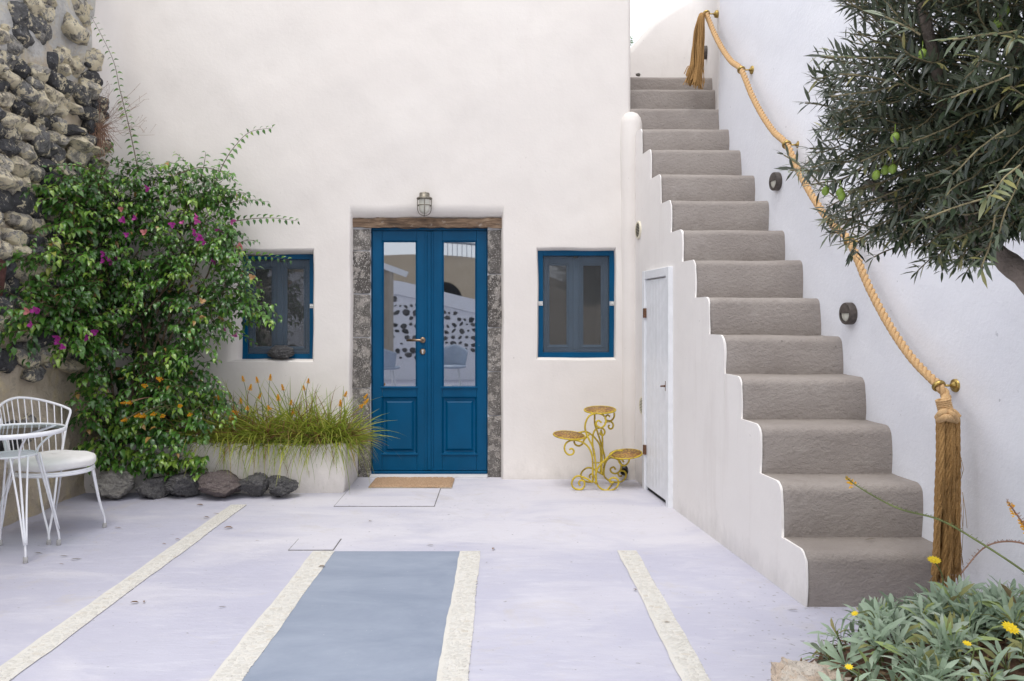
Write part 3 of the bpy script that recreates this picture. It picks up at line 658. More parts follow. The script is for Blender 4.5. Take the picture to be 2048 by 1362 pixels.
# ------------------------------------------------------------------ staircase
DS = [3.766 + 0.2486 * k for k in range(15)]
ZS = [.257, .531, .787, 1.027, 1.2555, 1.491, 1.744, 1.972, 2.2125, 2.444, 2.685, 2.904, 3.136, 3.369, 3.552]
def XL(d): return 1.44 - 0.108 * (d - 3.766)
def XR(d): return 2.14 - 0.104 * (d - 3.766)
stairs = thing('staircase', 'steep outdoor staircase with taupe painted steps and white side', 'staircase', (1.8, 3.766, 0))
def nose_pts(d, z, r, n=7):
    return [(d + r * (1 - math.cos(a)), z - r + r * math.sin(a)) for a in [math.pi / 2 * k / n for k in range(n + 1)]]
for i in range(15):
    d, z = DS[i], ZS[i]; zp = ZS[i - 1] if i else 0.0; r = 0.055 - 0.0015 * i
    dn = DS[i + 1] if i < 14 else 8.35
    prof = [(d + 0.005, zp - 0.06)] + [(d - 0.006 * math.sin(math.pi * k / 5), zp + (z - r - zp) * k / 5) for k in range(0, 5)] + nose_pts(d, z, r) + [(d + r + (dn - d - r) * k / 4 + (0.05 if k == 4 else 0), z + (0.006 if k == 4 and i < 14 else 0)) for k in range(1, 5)]
    prof += [(dn + 0.05, z - 0.14)]
    nx = 22; vv = []
    for a in range(nx + 1):
        t = a / nx
        for (yy, zz) in prof:
            xl = XL(yy) + 0.004 if i < 12 else 1.06; xr = XR(min(yy, 6.75)) + 0.06 + max(0, yy - 6.75) * 0.35
            x = xl + (xr - xl) * t
            wob = 0.005 * float(nz(x * 3, zz * 3 + i * 5, 1.5, i)); wz = 0.005 * float(nz(x * 2.5, yy + i * 3, 1.4, i + 3))
            vv.append((x, yy + wob, zz + wz * (zz > zp + 0.02)))
    n = len(prof); ff = []
    for a in range(nx):
        for b_ in range(n - 1):
            ff.append((a * n + b_, (a + 1) * n + b_, (a + 1) * n + b_ + 1, a * n + b_ + 1))
    ff.append(tuple(range(n))); ff.append(tuple(nx * n + k for k in range(n - 1, -1, -1)))
    mb = MB(); mb.add(vv, ff); mb.build('step', M['step'], stairs, True)
# white side of the flight, its top edge following the steps
sp = []; PR = 0.005
for i in range(12):
    d, z = DS[i], ZS[i]; zp = ZS[i - 1] if i else 0.0; r = 0.055 - 0.0015 * i
    sp.append((d - PR, zp + (PR if i else 0)))
    for k in (1, 2, 3): sp.append((d - PR - 0.006 * math.sin(math.pi * k / 4), zp + (z - r - zp) * k / 4))
    sp += [(a_ - PR * (1 - q / 7), b_ + PR * q / 7) for q, (a_, b_) in enumerate(nose_pts(d, z, r))]
    dn = DS[i + 1] if i < 11 else 6.76
    sp += [(d + r + (dn - d - r) * 0.5, z + PR), (dn - PR - 0.001, z + PR)]
sp.append((6.78, ZS[11] + PR)); TH = 0.006
v = []; f = []; fi = []
for k, (yy, zz) in enumerate(sp):
    w = 0.004 * float(nz(k * 0.4, 0, 1, 2)); xo = XL(yy) - 0.004 + 0.004 * float(nz(yy * 2, zz * 2, 1.2, 4)); v += [(xo, yy, -0.02), (xo, yy, zz), (XL(yy) + TH + w, yy, zz)]
for k in range(len(sp) - 1):
    a, b_ = 3 * k, 3 * k + 3
    if sp[k + 1][0] > sp[k][0] + 1e-5: f.append((b_, a, a + 1, b_ + 1)); fi.append(0)
    f.append((a + 1, a + 2, b_ + 2, b_ + 1)); fi.append(1)
# outer face: rebuild monotone columns so the rounded risers stay closed
mb = MB(); mb.v = v
cols = sorted(set(round(p[0], 4) for p in sp)); 
ys_ = np.array([p[0] for p in sp]); zz_ = np.array([p[1] for p in sp])
side = [(XL(yy) - 0.004 + 0.004 * float(nz(yy * 2, zz * 2, 1.2, 4)), yy, zz) for yy, zz in sp] + [(XL(6.78) - 0.004, 6.78, -0.02), (XL(sp[0][0]) - 0.004, sp[0][0], -0.02)]
mb.f = [q for q, m_ in zip(f, fi) if m_ == 1]; mb.mi = [1] * len(mb.f)
b0 = len(mb.v); mb.v += side
me = bpy.data.meshes.new('side_wall'); bm = bmesh.new()
vs_ = [bm.verts.new(p) for p in mb.v]
for q in mb.f:
    fc = bm.faces.new([vs_[k] for k in q]); fc.material_index = 1; fc.smooth = True
for i in range(12):                                    # outer face, one polygon per step
    lo = sp.index((DS[i] - PR, (ZS[i - 1] if i else 0.0) + (PR if i else 0))); hi = sp.index((DS[i + 1] - PR, ZS[i] + PR)) if i < 11 else len(sp) - 1
    loop = [bm.verts.new(side[k]) for k in range(lo, hi)] + [bm.verts.new((side[hi][0], sp[hi][0], sp[hi - 1][1])), bm.verts.new((XL(sp[hi][0]) - 0.004, sp[hi][0], -0.02)), bm.verts.new((XL(sp[lo][0]) - 0.004, sp[lo][0], -0.02))]
    fc = bm.faces.new(loop); bmesh.ops.triangulate(bm, faces=[fc], ngon_method='EAR_CLIP')
# front edge of the first riser
bm.to_mesh(me); bm.free()
me.materials.append(M['sidewall']); me.materials.append(M['sidewall'])
link('side_wall', me, None, stairs)

# storage door under the flight
def sw(yy, z, out):                                  # point on the side wall, out = distance towards the courtyard
    nrm = Vector((-1, -0.108, 0)).normalized(); return Vector((XL(yy) - 0.004, yy, z)) + nrm * out
def swbox(mb, ya, yb, z0, z1, o0, o1):
    mb.add([sw(ya, z0, o0), sw(yb, z0, o0), sw(yb, z0, o1), sw(ya, z0, o1), sw(ya, z1, o0), sw(yb, z1, o0), sw(yb, z1, o1), sw(ya, z1, o1)],
           [(0, 1, 2, 3), (7, 6, 5, 4), (4, 5, 1, 0), (5, 6, 2, 1), (6, 7, 3, 2), (7, 4, 0, 3)])
m = MB(); swbox(m, 5.70, 5.765, -0.03, 1.73, -0.01, 0.034); swbox(m, 6.30, 6.365, -0.01, 1.73, -0.01, 0.034); swbox(m, 5.7655, 6.2995, 1.665, 1.7297, -0.01, 0.033)
sd = bev(m.build('storage_door', M['whitewood'], stairs), 0.004); sd['label'] = 'small white plank door under the flight'
for k in range(7):
    ya = 5.77 + k * 0.0752; m = MB(); swbox(m, ya, ya + 0.0742, 0.03, 1.655, 0.006, 0.020); bev(m.build('plank', M['whitewood'], sd), 0.004)
m = MB(); swbox(m, 5.766, 6.299, 0.0, 0.029, -0.005, 0.004); m.build('shade_strip', M['dark'], sd)  # dark strip on the wall, paints the shade below the planks
for z in (0.28, 1.36):
    m = MB(); swbox(m, 6.285, 6.315, z, z + 0.075, 0.018, 0.042); bev(m.build('hinge', M['rust'], sd), 0.003)
m = MB(); swbox(m, 5.775, 5.80, 0.83, 0.90, 0.019, 0.026); m.tube([sw(5.80, 0.865, 0.03), sw(5.84, 0.86, 0.045)], 0.006, 8); m.tube([sw(5.787, 0.865, 0.022), sw(5.787, 0.865, 0.04)], 0.008, 8); m.build('latch', M['rust'], sd)

# ------------------------------------------------------------------ boundary wall on the right, wall at the stair head
def wall_sheet(name, path, zt, mat, parent=None, nzv=60, seed=0, amp=0.012):
    P = np.array(path); V = []
    for (x, y), top in zip(path, zt):
        for k in range(nzv):
            z = -0.05 + (top + 0.05) * k / (nzv - 1); V.append((x + amp * float(nz(y * 1.0, z, 1.3, seed)) + 0.004 * float(nz(y, z, 5, seed + 1)), y, z))
    me = grid_mesh(name, V, len(path), nzv); o = link(name, me, mat, parent)
    s = o.modifiers.new('solid', 'SOLIDIFY'); s.thickness = 0.3; s.offset = 1.0; return o
ysr = np.linspace(-4, 6.70, 150)
path = [(XR(y), y) for y in ysr] + [(XR(6.75) + 0.004, 6.75), (XR(6.75) + 0.018, 6.785), (XR(6.75) + 0.05, 6.80)]
bw = wall_sheet('boundary_wall', path, [3.2 + 1.0 * min(1, max(0, (p[1] - 1) / 5)) + 0.7 * max(0, (p[1] - 5) / 1.8) for p in path], M['whitewall'], None, 70, 6)
tag(bw, 'tall bluish white plastered wall carrying the rope handrail', 'wall')
def headtop(x): return float(np.interp(x, [0.5, 1.351, 1.628, 1.868, 2.2], [3.2, 4.174, 4.50, 4.67, 4.85]))
hp = [(1.84, 6.72), (1.86, 6.9), (1.92, 7.25), (1.98, 7.6), (2.03, 7.95), (2.05, 8.1), (2.04, 8.2), (2.0, 8.27), (1.93, 8.3)] + [(x, 8.31) for x in np.arange(1.85, 0.4, -0.06)]
hw = wall_sheet('stair_head_wall', hp, [headtop(p[0]) if p[1] > 8.0 else 5.0 for p in hp], M['sidewall'], None, 50, 9, 0.006)
tag(hw, 'low pale wall with sloping top behind the highest steps', 'wall')

# ------------------------------------------------------------------ rubble wall on the left
rub = thing('rubble_wall', 'old rubble stone wall with crumbling mortar beside the house front', 'wall', (-3.4, 5.3, 0))
def wallx(y, z):
    base = -3.285 - 0.012 * z + 0.05 * math.exp(-max(z, 0) / 0.5)
    return base + 0.035 * float(nz(y * 2.2, z * 2.2, 1, 3)) + 0.022 * float(nz(y * 6, z * 6, 1, 4)) + 0.012 * mnoise.fractal(Vector((y * 9, z * 9, 1)), 0.7, 2.0, 4)
ny, nzz = 150, 170; V = []
for a in range(ny):
    y = 2.4 + (6.78 - 2.4) * a / (ny - 1)
    for b_ in range(nzz):
        z = -0.03 + 4.5 * b_ / (nzz - 1); V.append((wallx(y, z) - 0.025 * min(1, max(0, (z - 0.75) / 0.25)) * min(1, max(0, (3.2 - z) / 0.3)) - 0.9 * max(0, y - 6.52), y, z))
mo = link('mortar', grid_mesh('mortar', V, ny, nzz), M['mortar'], rub)
s = mo.modifiers.new('solid', 'SOLIDIFY'); s.thickness = 0.4; s.offset = -1
rst = [rock_mesh('stone', 3, 100 + k, 0.24, 1.2, 16, fine=0.10) for k in range(16)]
for me in rst: me.materials.append(M['stone']); me.set_sharp_from_angle(angle=R(28))
rnd = random.Random(11); z = 0.30; cnt = 0
while z < 4.15 and cnt < 296:
    h = rnd.uniform(0.095, 0.165); y = 4.98 + rnd.uniform(0, 0.2)
    while y < 6.50:
        w = rnd.uniform(0.13, 0.36) * (0.75 + h)
        zc, yc = z + h / 2 + rnd.uniform(-0.02, 0.02), y + w / 2
        pimg = HY - (zc - CH) * FPX / yc
        if zc > 3.12: pr = 0.25 + 0.30 * (zc < 3.4)
        elif zc < 0.90: pr = 0.09
        elif zc < 1.08: pr = 0.5
        else: pr = 0.97
        if rnd.random() < pr:
            x = wallx(yc, zc); proud = rnd.uniform(-0.02, 0.035)
            o = link('stone', rst[rnd.randrange(16)], None, rub, (x + proud - 0.01, yc, zc))
            o.scale = (rnd.uniform(0.09, 0.12), w * 0.62, h * 0.66); o.rotation_euler = (rnd.uniform(-0.35, 0.35), rnd.uniform(-0.2, 0.2), rnd.uniform(-0.25, 0.25)); cnt += 1
            if rnd.random() < 0.45 and cnt < 290:
                o = link('stone', rst[rnd.randrange(16)], None, rub, (wallx(yc + w / 2, zc + h / 2) + 0.02, yc + w / 2, zc + h / 2))
                q = rnd.uniform(0.022, 0.042); o.scale = (q, q * 1.3, q); o.rotation_euler = (rnd.random() * 3, rnd.random() * 3, 0); cnt += 1
        y += w * 0.90
    z += h * 0.89
# the stretch of wall outside the frame, nearer the viewer
mb = MB(); lowv = [rock_mesh('stone', 2, 500 + k, 0.24, 1.2, 12) for k in range(6)]; lowd = [([v.co.copy() for v in me.vertices], [tuple(p.vertices) for p in me.polygons]) for me in lowv]; z = 0.6
while z < 3.3:
    h = rnd.uniform(0.11, 0.18); y = 2.5
    while y < 4.95:
        w = rnd.uniform(0.15, 0.36); yc, zc = y + w / 2, z + h / 2; bv, bf = lowd[rnd.randrange(6)]; q = Matrix.Rotation(rnd.uniform(-.4, .4), 3, 'X') @ Matrix.Diagonal((0.10, w * 0.6, h * 0.64)); o3 = Vector((wallx(yc, zc), yc, zc))
        if rnd.random() < (0.9 if zc > 0.95 else 0.35): mb.add([o3 + q @ p for p in bv], bf)
        y += w * 0.92
    z += h * 0.9
mb.build('stones', M['stone'], rub, True, 'stuff')
for me in lowv: bpy.data.meshes.remove(me)
o = link('stone', rst[3].copy(), None, rub, (-3.27, 5.10, 1.62)); o.data.materials[0] = M['redstone']; o.scale = (0.09, 0.09, 0.24)

# ------------------------------------------------------------------ raised planter
pl = thing('planter', 'low white plastered planter between climber and door', 'planter', (-2.2, 6.45, 0))
bm = bmesh.new(); bmesh.ops.create_cube(bm, size=1.0)
bmesh.ops.bevel(bm, geom=bm.edges[:], offset=0.045, segments=4, profile=0.6, affect='EDGES')
bmesh.ops.subdivide_edges(bm, edges=[e for e in bm.edges if e.calc_length() > 0.3], cuts=18, use_grid_fill=True)
for v in bm.verts:
    yb = 6.20 + 0.56 * (v.co.y + 0.5); p = Vector((-2.26 + v.co.x * 2.08, yb, 0.18 + v.co.z * 0.40))
    p += Vector((0.012 * float(nz(p.y * 3, p.z * 4, 1, 2)), 0.016 * float(nz(p.x * 2.2, p.z * 3, 1, 1)) - 0.05 * (0.5 - v.co.z) * (v.co.y < 0) * 0.4, 0.010 * float(nz(p.x * 3, p.y * 3, 1, 7)))); v.co = p
me = bpy.data.meshes.new('planter_wall'); bm.to_mesh(me); bm.free(); me.polygons.foreach_set('use_smooth', [True] * len(me.polygons))
link('planter_wall', me, M['planter'], pl)
# ------------------------------------------------------------------ rope handrail
def rw(x, y):                                         # point on the boundary wall seen at photo pixel (x, y)
    d = 2.5317 / ((x - HX) / FPX + 0.104); return px(x, y, d)
WN = Vector((-1, -0.104, 0)).normalized()             # its normal, into the courtyard
rail = thing('rope_handrail', 'thick twisted rope handrail with tassels slung along the white wall', 'handrail', tuple(rw(1912, 770)))
roses = [(1432, 28), (1504, 140), (1598, 290), (1727, 483), (1911, 771)]
rings = []
for k, (x, y) in enumerate(roses):
    p = rw(x, y) ; q = p + WN * 0.085; rings.append(q)
    m = MB(); m.lathe([(0.0, 0.022), (0.010, 0.022), (0.014, 0.014), (0.022, 0.010), (0.030, 0.008), (0.032, 0.0), (0.032, -0.02)], p, WN, 24); m.tube([p, q - WN * 0.02], 0.0055, 10)
    br = m.build('bracket', M['brass'], rail, True)
def twist(mb, path, r, pitch, strands=3, sides=6, phase=0.0):
    P = [Vector(p) for p in path]; L = 0.0; fr = []; up = Vector((0, 0, 1))
    for i, p in enumerate(P):
        t = (P[min(i + 1, len(P) - 1)] - P[max(i - 1, 0)]).normalized()
        u = up - t * up.dot(t)
        if u.length < 1e-4: u = t.orthogonal()
        u.normalize(); up = u; w = t.cross(u)
        if i: L += (p - P[i - 1]).length
        fr.append((p, u, w, L))
    for s in range(strands):
        pts = [p + (u * math.cos(2 * math.pi * (l / pitch + s / strands) + phase) + w * math.sin(2 * math.pi * (l / pitch + s / strands) + phase)) * r * 0.54 for p, u, w, l in fr]
        mb.tube(pts, r * 0.50, sides)
def resample(pts, step):
    out = [Vector(pts[0])]; acc = 0.0
    for a, b in zip(pts[:-1], pts[1:]):
        L = (b - a).length
        if L < 1e-9: continue
        t = step - acc
        while t <= L: out.append(a + (b - a) * (t / L)); t += step
        acc = (acc + L) % step if L + acc >= step else acc + L
    return out
ctrl = [rings[0] + Vector((0, 0.02, 0.01))]
for k in range(4):
    a, b = rings[k], rings[k + 1]
    ctrl.append(a)
    for t in (0.25, 0.5, 0.75):
        sag = (0.075 if k < 3 else 0.10) * 4 * t * (1 - t); ctrl.append(a.lerp(b, t) - Vector((0, 0, sag)))
ctrl += [rings[4], rings[4] + Vector((0.018, -0.03, -0.05)), px(1889, 806, 3.62)]
path = resample(smooth_pts(ctrl, 14), 0.010)
m = MB(); twist(m, path, 0.0225, 0.105); m.build('rope', M['rope'], rail, True)
for k, q in enumerate(rings):
    i = min(range(len(path)), key=lambda j: (path[j] - q).length); t = (path[min(i + 2, len(path) - 1)] - path[max(i - 2, 0)]).normalized()
    m = MB(); m.lathe([(0.0245, -0.012), (0.030, -0.008), (0.032, 0.0), (0.030, 0.008), (0.0245, 0.012), (0.0245, -0.012)], path[i], t, 20); m.build('bracket_ring', M['brass'], rail, True)
# lower tassel: whipping, knot, hanging cords
kp = px(1893, 826, 3.60)
m = MB(); m.tube(smooth_pts([px(1886, 800, 3.62), px(1890, 812, 3.615), px(1895, 824, 3.61)], 6), 0.028, 14)
for j in range(7): m.tube([px(1886, 800 + j * 3.6, 3.617) + Vector((0.0285 * math.cos(a) + j * 0.002, 0.0285 * math.sin(a), 0.006 * math.cos(a))) for a in np.linspace(0, 2 * math.pi, 15)[:-1]], 0.0045, 6, True)
m.build('whipping', M['rope'], rail, True)
for (x0, y0, x1, y1, dd) in ((1876, 832, 1893, 821, -0.03), (1893, 821, 1912, 838, -0.028), (1878, 836, 1905, 836, -0.045), (1898, 820, 1916, 832, 0.02)):
    m = MB(); m.tube(smooth_pts([px(x0, y0 + 4, 3.61 + dd * 0.3), px((x0 + x1) / 2, (y0 + y1) / 2 - 1, 3.60 + dd), px(x1, y1 + 3, 3.61 + dd * 0.4)], 8), [0.017] * 17, 10); m.build('knot', M['rope'], rail, True)
rnd = random.Random(5)
for c in range(11):
    t = c / 10; x0 = 1877 + 38 * ((c * 7) % 11) / 10; dd = rnd.uniform(-0.05, 0.03)
    xb = 1866 + 50 * ((c * 7) % 11) / 10 + rnd.uniform(-3, 3); yb = 1140 + rnd.uniform(-15, 22)
    ctrlp = [px(x0, 836, 3.61 + dd * 0.5)]
    for s_ in (0.25, 0.5, 0.75): ctrlp.append(px(x0 + (xb - x0) * s_ + rnd.uniform(-3, 3), 836 + (yb - 836) * s_, 3.61 + dd))
    ctrlp.append(px(xb, yb, 3.60 + dd))
    m = MB(); pp = resample(smooth_pts(ctrlp, 10), 0.009); twist(m, pp, 0.0125, 0.16, 4, 5, c * 1.3)
    for q in range(16):                                # loose fibres along the cord
        i0 = rnd.randrange(8, len(pp) - 6); s0 = pp[i0] + Vector((rnd.gauss(0, .012), -0.012, 0)); e0 = pp[min(len(pp) - 1, i0 + rnd.randrange(6, 22))] + Vector((rnd.gauss(0, .014), -0.015, 0)); m.tube([s0, s0.lerp(e0, .5) + Vector((rnd.gauss(0, .006), -.004, 0)), e0], 0.0012, 3)
    for q in range(12):                               # frayed end
        e = pp[-1] + Vector((rnd.uniform(-0.018, 0.018), rnd.uniform(-0.012, 0.012), -rnd.uniform(0.03, 0.12)))
        m.tube([pp[-1], pp[-1].lerp(e, 0.5) + Vector((rnd.uniform(-0.008, 0.008), 0, 0)), e], 0.0017, 4)
    m.build('tassel_cord', M['tassel'], rail, True)
# upper tassel, combed out and blown to the left
m = MB()
for hk in range(10):
    h = -1 + 2 * ((hk * 7) % 10) / 9; dh = rnd.uniform(-0.05, 0.04); tw0 = rnd.random() * 6
    for c in range(24):
        o1, o2 = rnd.gauss(0, 1.6), rnd.gauss(0, 1.6); d0 = 6.70 + dh + rnd.gauss(0, 0.008); yb = 166 + rnd.uniform(-14, 9) + 5 * h
        def hp_(x, y, ph, k=1.0): return px(x + k * (o1 * math.cos(ph + tw0) - o2 * math.sin(ph + tw0)), y, d0 + 0.004 * (o1 * math.sin(ph + tw0) + o2 * math.cos(ph + tw0)))
        pts = [px(1411, 32, 6.72), hp_(1404 + 3 * h, 27 + 3 * abs(h), 0), hp_(1399 + 8 * h, 62, 1.2), hp_(1396 + 9 * h, 95, 2.4), hp_(1394 + 9 * h, 128, 3.4, 1.2), hp_(1391 + 11 * h, yb - 14, 4.2, 1.8), hp_(1388 + 13 * h, yb, 4.6, 2.4)]
        m.tube(smooth_pts(pts, 5), 0.0036, 4, caps=False)
m.build('tassel', M['tassel'], rail, True)

# ------------------------------------------------------------------ lamps
def bulkhead(p, nrm, label, r=0.062):
    t = thing('wall_lamp', label, 'lamp', tuple(p)); n = Vector(nrm).normalized()
    m = MB(); m.lathe([(r * 1.0, -0.01), (r * 1.04, 0.0), (r * 1.04, 0.04), (r * 0.98, 0.047), (r * 0.80, 0.047), (r * 0.78, 0.034), (0, 0.034)], p, n, 36); bev(m.build('housing', M['lampbrown'], t, True), 0.001)
    m = MB(); m.lathe([(r * 0.77, 0.034), (r * 0.74, 0.040), (r * 0.5, 0.046), (0, 0.049)], p, n, 30); m.build('lens', M['lens'], t, True)
    # half hood over the upper part
    u = Vector((0, 0, 1)); w = n.cross(u).normalized(); V = []; F = []; na, nr = 20, 5
    for a in range(na + 1):
        an = math.pi * a / na
        for b in range(nr + 1):
            q = b / nr; rr = r * 0.84 * q; V.append(p + w * math.cos(an) * rr + u * (math.sin(an) * rr + 0.002) + n * (0.056 - 0.008 * q * q))
    for a in range(na):
        for b in range(nr): F.append((a * (nr + 1) + b, a * (nr + 1) + b + 1, (a + 1) * (nr + 1) + b + 1, (a + 1) * (nr + 1) + b))
    V2 = [v - n * 0.012 for v in V]; L = len(V); F2 = [tuple(reversed([i + L for i in q])) for q in F]
    edge = [k * (nr + 1) for k in (0,)]
    m = MB(); m.add(V + V2, F + F2)
    row0 = list(range(nr, -1, -1)) + [na * (nr + 1) + b for b in range(nr + 1)]
    for a, b in zip(row0[:-1], row0[1:]):
        if a != b: m.f.append((a, b, b + L, a + L)); m.mi.append(0)
    m.build('hood', M['lampbrown'], t, True); return t
bulkhead(rw(1704, 627), WN, 'round brown bulkhead lamp beside the fifth step, the lowest one')
bulkhead(rw(1558, 363), WN, 'round brown bulkhead lamp by the olive branches, halfway up the stairs')
hn = Vector((-1, 0.25, 0)).normalized()
bulkhead(Vector((2.00, 7.75, CH + (HY - 105) * 7.75 / FPX)), Vector((-0.97, 0.16, 0)), 'dark bulkhead lamp half hidden behind the upper rope tassel')

cl = px(849, 408, 6.66); t = thing('door_lamp', 'caged bulkhead lantern with frosted glass above the blue door', 'lamp', (cl.x, FY, cl.z))
zt = CH + (HY - 386) * 6.66 / FPX; zb = CH + (HY - 432) * 6.66 / FPX; o = Vector((cl.x, 6.655, 0))
m = MB(); m.lathe([(0, zt), (0.040, zt), (0.043, zt - 0.006), (0.043, zt - 0.034), (0.060, zt - 0.038), (0.066, zt - 0.044), (0.066, zt - 0.052), (0.056, zt - 0.056), (0, zt - 0.056)], o, (0, 0, 1), 32)
m.tube([(cl.x, 6.655, zt - 0.02), (cl.x, 6.75, zt - 0.02)], 0.03, 16); m.build('cap', M['lampmetal'], t, True)
m = MB(); m.lathe([(0.047, zt - 0.056), (0.048, zt - 0.10), (0.045, zt - 0.135), (0.034, zt - 0.160), (0.018, zt - 0.172), (0, zt - 0.175)], o, (0, 0, 1), 28); m.build('glass', M['lens'], t, True)
for k in range(4):
    a = math.pi / 4 * (2 * k) + 0.1 - math.pi / 2; u = Vector((math.cos(a), math.sin(a), 0))
    m = MB(); m.tube(smooth_pts([o + u * 0.058 + Vector((0, 0, zt - 0.05)), o + u * 0.058 + Vector((0, 0, zt - 0.11)), o + u * 0.054 + Vector((0, 0, zt - 0.15)), o + u * 0.036 + Vector((0, 0, zt - 0.18)), o + Vector((0, 0, zt - 0.193))], 5), 0.0035, 6); m.build('cage_bar', M['lampmetal'], t, True)
m = MB(); m.tube([o + Vector((0.058 * math.cos(a), 0.058 * math.sin(a), zt - 0.105)) for a in np.linspace(0, 2 * math.pi, 29)[:-1]], 0.004, 6, True); m.build('cage_ring', M['lampmetal'], t, True)

# ------------------------------------------------------------------ vents in the side of the stairs
def vent(x, y, label):
    d = 1.8467 / ((x - HX) / FPX + 0.108); z = CH - (y - HY) * d / FPX; c = sw(d, z, 0.0); n = Vector((-1, -0.108, 0)).normalized(); tn = Vector((-0.108, 1, 0)).normalized(); up = Vector((0, 0, 1))
    t = thing('air_vent', label, 'vent', tuple(c)); r = 0.075
    m = MB(); m.lathe([(r, -0.01), (r, 0.006), (r * 0.96, 0.011), (r * 0.80, 0.013), (r * 0.78, 0.008), (0, 0.008)], c, n, 32); m.build('plate', M['vent'], t, True)
    for k in range(-4, 5):
        h = k * r * 0.165; w = math.sqrt(max(0.0, (r * 0.76) ** 2 - h * h))
        m = MB(); a, b = c + up * h - tn * w, c + up * h + tn * w; o1, o2 = n * 0.008, n * 0.016; e = up * r * 0.03; e2 = up * r * 0.035
        m.add([a + o1, b + o1, b + o2 - e, a + o2 - e, a + o1 + e2, b + o1 + e2, b + o2 - e + e2 * 0.4, a + o2 - e + e2 * 0.4], [(0, 1, 2, 3), (7, 6, 5, 4), (3, 2, 6, 7), (0, 4, 5, 1), (0, 3, 7, 4), (1, 5, 6, 2)]); m.build('slat', M['vent'], t)
    m = MB(); m.lathe([(r * 0.76, 0.0085), (0, 0.0085)], c, n, 24); m.build('opening', M['dark'], t)
vent(1278.5, 460, 'round cream louvre vent high on the stair side, above the white storage door')
vent(1286.5, 811, 'round cream louvre vent low on the stair side, above the plant stand')
# drain stub
p = Vector((1.03, 6.69, 0.085)); t = thing('drain_pipe', 'short black pipe end at the wall foot behind the plant stand', 'pipe', tuple(p))
m = MB(); m.lathe([(0.0, 0.0), (0.026, 0.0), (0.026, -0.06), (0.033, -0.06), (0.033, 0.09)], p, (0.15, 1, 0.12), 20); m.build('pipe_end', M['black'], t, True)

# ------------------------------------------------------------------ doormat
t = thing('doormat', 'brown coir doormat lying on the floor at the blue door', 'doormat', (-0.73, 6.52, 0))
nx, ny = 60, 34; V = []
for a in range(nx + 1):
    for b in range(ny + 1):
        x = -1.06 + 0.665 * a / nx; y = 6.345 + 0.355 * b / ny; e = min(a, nx - a, b, ny - b) / 2.0
        V.append((x + 0.004 * float(nz(y * 8, 1, 1, 1)), y + 0.005 * float(nz(x * 7, 2, 1, 3)), 0.006 + 0.014 * min(1, e) + 0.007 * random.random()))
link('pile', grid_mesh('pile', V, nx + 1, ny + 1, False), M['coir'], t)
m = MB(); m.box(-1.062, -0.394, 6.343, 6.702, 0.0005, 0.010); bev(m.build('backing', M['matedge'], t), 0.003)

# ------------------------------------------------------------------ yellow plant stand (outlines measured in a 6.19x enlargement)
SC = 6.19
def yp(x, y, d): return px(1090 + x / SC, 780 + y / SC, d)
stand = thing('plant_stand', 'yellow wrought iron plant stand with three round trays and scrolls', 'plant stand', tuple(px(1193, 976, 6.40) * 1.0))
WLOC[stand.name].z = 0.0; stand.location.z = 0.0
DF, DB = 6.275, 6.50
SCROLLS = [(DF, [(700, 405), (660, 378), (632, 410), (650, 450), (700, 465), (740, 430), (755, 380), (740, 330), (690, 297), (620, 292), (550, 320), (508, 390), (496, 470), (520, 560), (560, 640), (600, 730), (620, 850), (630, 1000), (628, 1165)]),
 (DF, [(300, 740), (330, 725), (358, 755), (340, 795), (290, 800), (250, 760), (242, 700), (270, 650), (330, 622), (400, 625), (470, 650), (530, 700), (570, 770), (590, 880), (590, 1145)]),
 (DF, [(590, 1145), (520, 1100), (430, 1065), (370, 1080), (333, 1140), (345, 1200), (400, 1230), (460, 1225), (490, 1180), (480, 1130), (440, 1120), (418, 1150), (435, 1185)]),
 (DF, [(630, 1000), (635, 1120), (660, 1190), (720, 1235), (800, 1243), (870, 1220), (910, 1160), (900, 1110), (850, 1085), (805, 1105), (810, 1145), (850, 1140)]),
 (DF, [(960, 750), (880, 750), (820, 790), (760, 850), (680, 930), (640, 1000), (622, 1090)]),
 (DB, [(875, 985), (850, 955), (812, 975), (820, 1015), (870, 1035), (920, 1010), (945, 950), (930, 890), (880, 850), (810, 840), (760, 880), (735, 950), (730, 1050), (760, 1100), (830, 1135), (920, 1140), (980, 1110), (1005, 1050), (985, 1010), (940, 1000), (905, 1030), (920, 1065), (955, 1060)]),
 (DB, [(720, 1050), (650, 1010), (580, 970), (520, 965), (460, 1010), (445, 1070), (480, 1120), (550, 1140), (590, 1120), (600, 1060), (575, 1040), (550, 1065), (560, 1090)]),
 (DB, [(720, 1055), (738, 850), (720, 750), (690, 650), (650, 520), (617, 420), (615, 300)]),
 (DB - 0.04, [(700, 1040), (705, 850), (712, 700), (708, 560), (690, 490)]),
 (DB - 0.06, [(805, 330), (775, 310), (745, 345), (770, 378), (820, 378), (855, 335), (857, 280)]),
 (DB - 0.06, [(735, 415), (775, 392), (820, 395), (845, 430), (835, 472), (805, 480), (785, 455), (800, 432)]),
 (DF + 0.06, [(610, 820), (592, 700), (590, 580), (620, 495), (680, 468), (730, 490), (740, 530), (715, 562), (682, 540), (695, 512)]),
 (DB - 0.02, [(410, 528), (500, 516), (570, 550), (640, 620), (682, 700), (692, 850), (690, 1030)]),
 (DF + 0.05, [(358, 635), (375, 675), (420, 692), (460, 670), (490, 610), (555, 542)]),
 (DF + 0.06, [(1042, 838), (1036, 890), (990, 935), (940, 920), (915, 880), (940, 855), (975, 892)])]
for d, pts in SCROLLS:
    m = MB(); sp_ = smooth_pts([yp(x, y, d) for x, y in pts], 6); m.tube(sp_, 0.0074, 8)
    for p in (sp_[0], sp_[-1]): pass
    m.build('scroll', M['yellow'], stand, True)
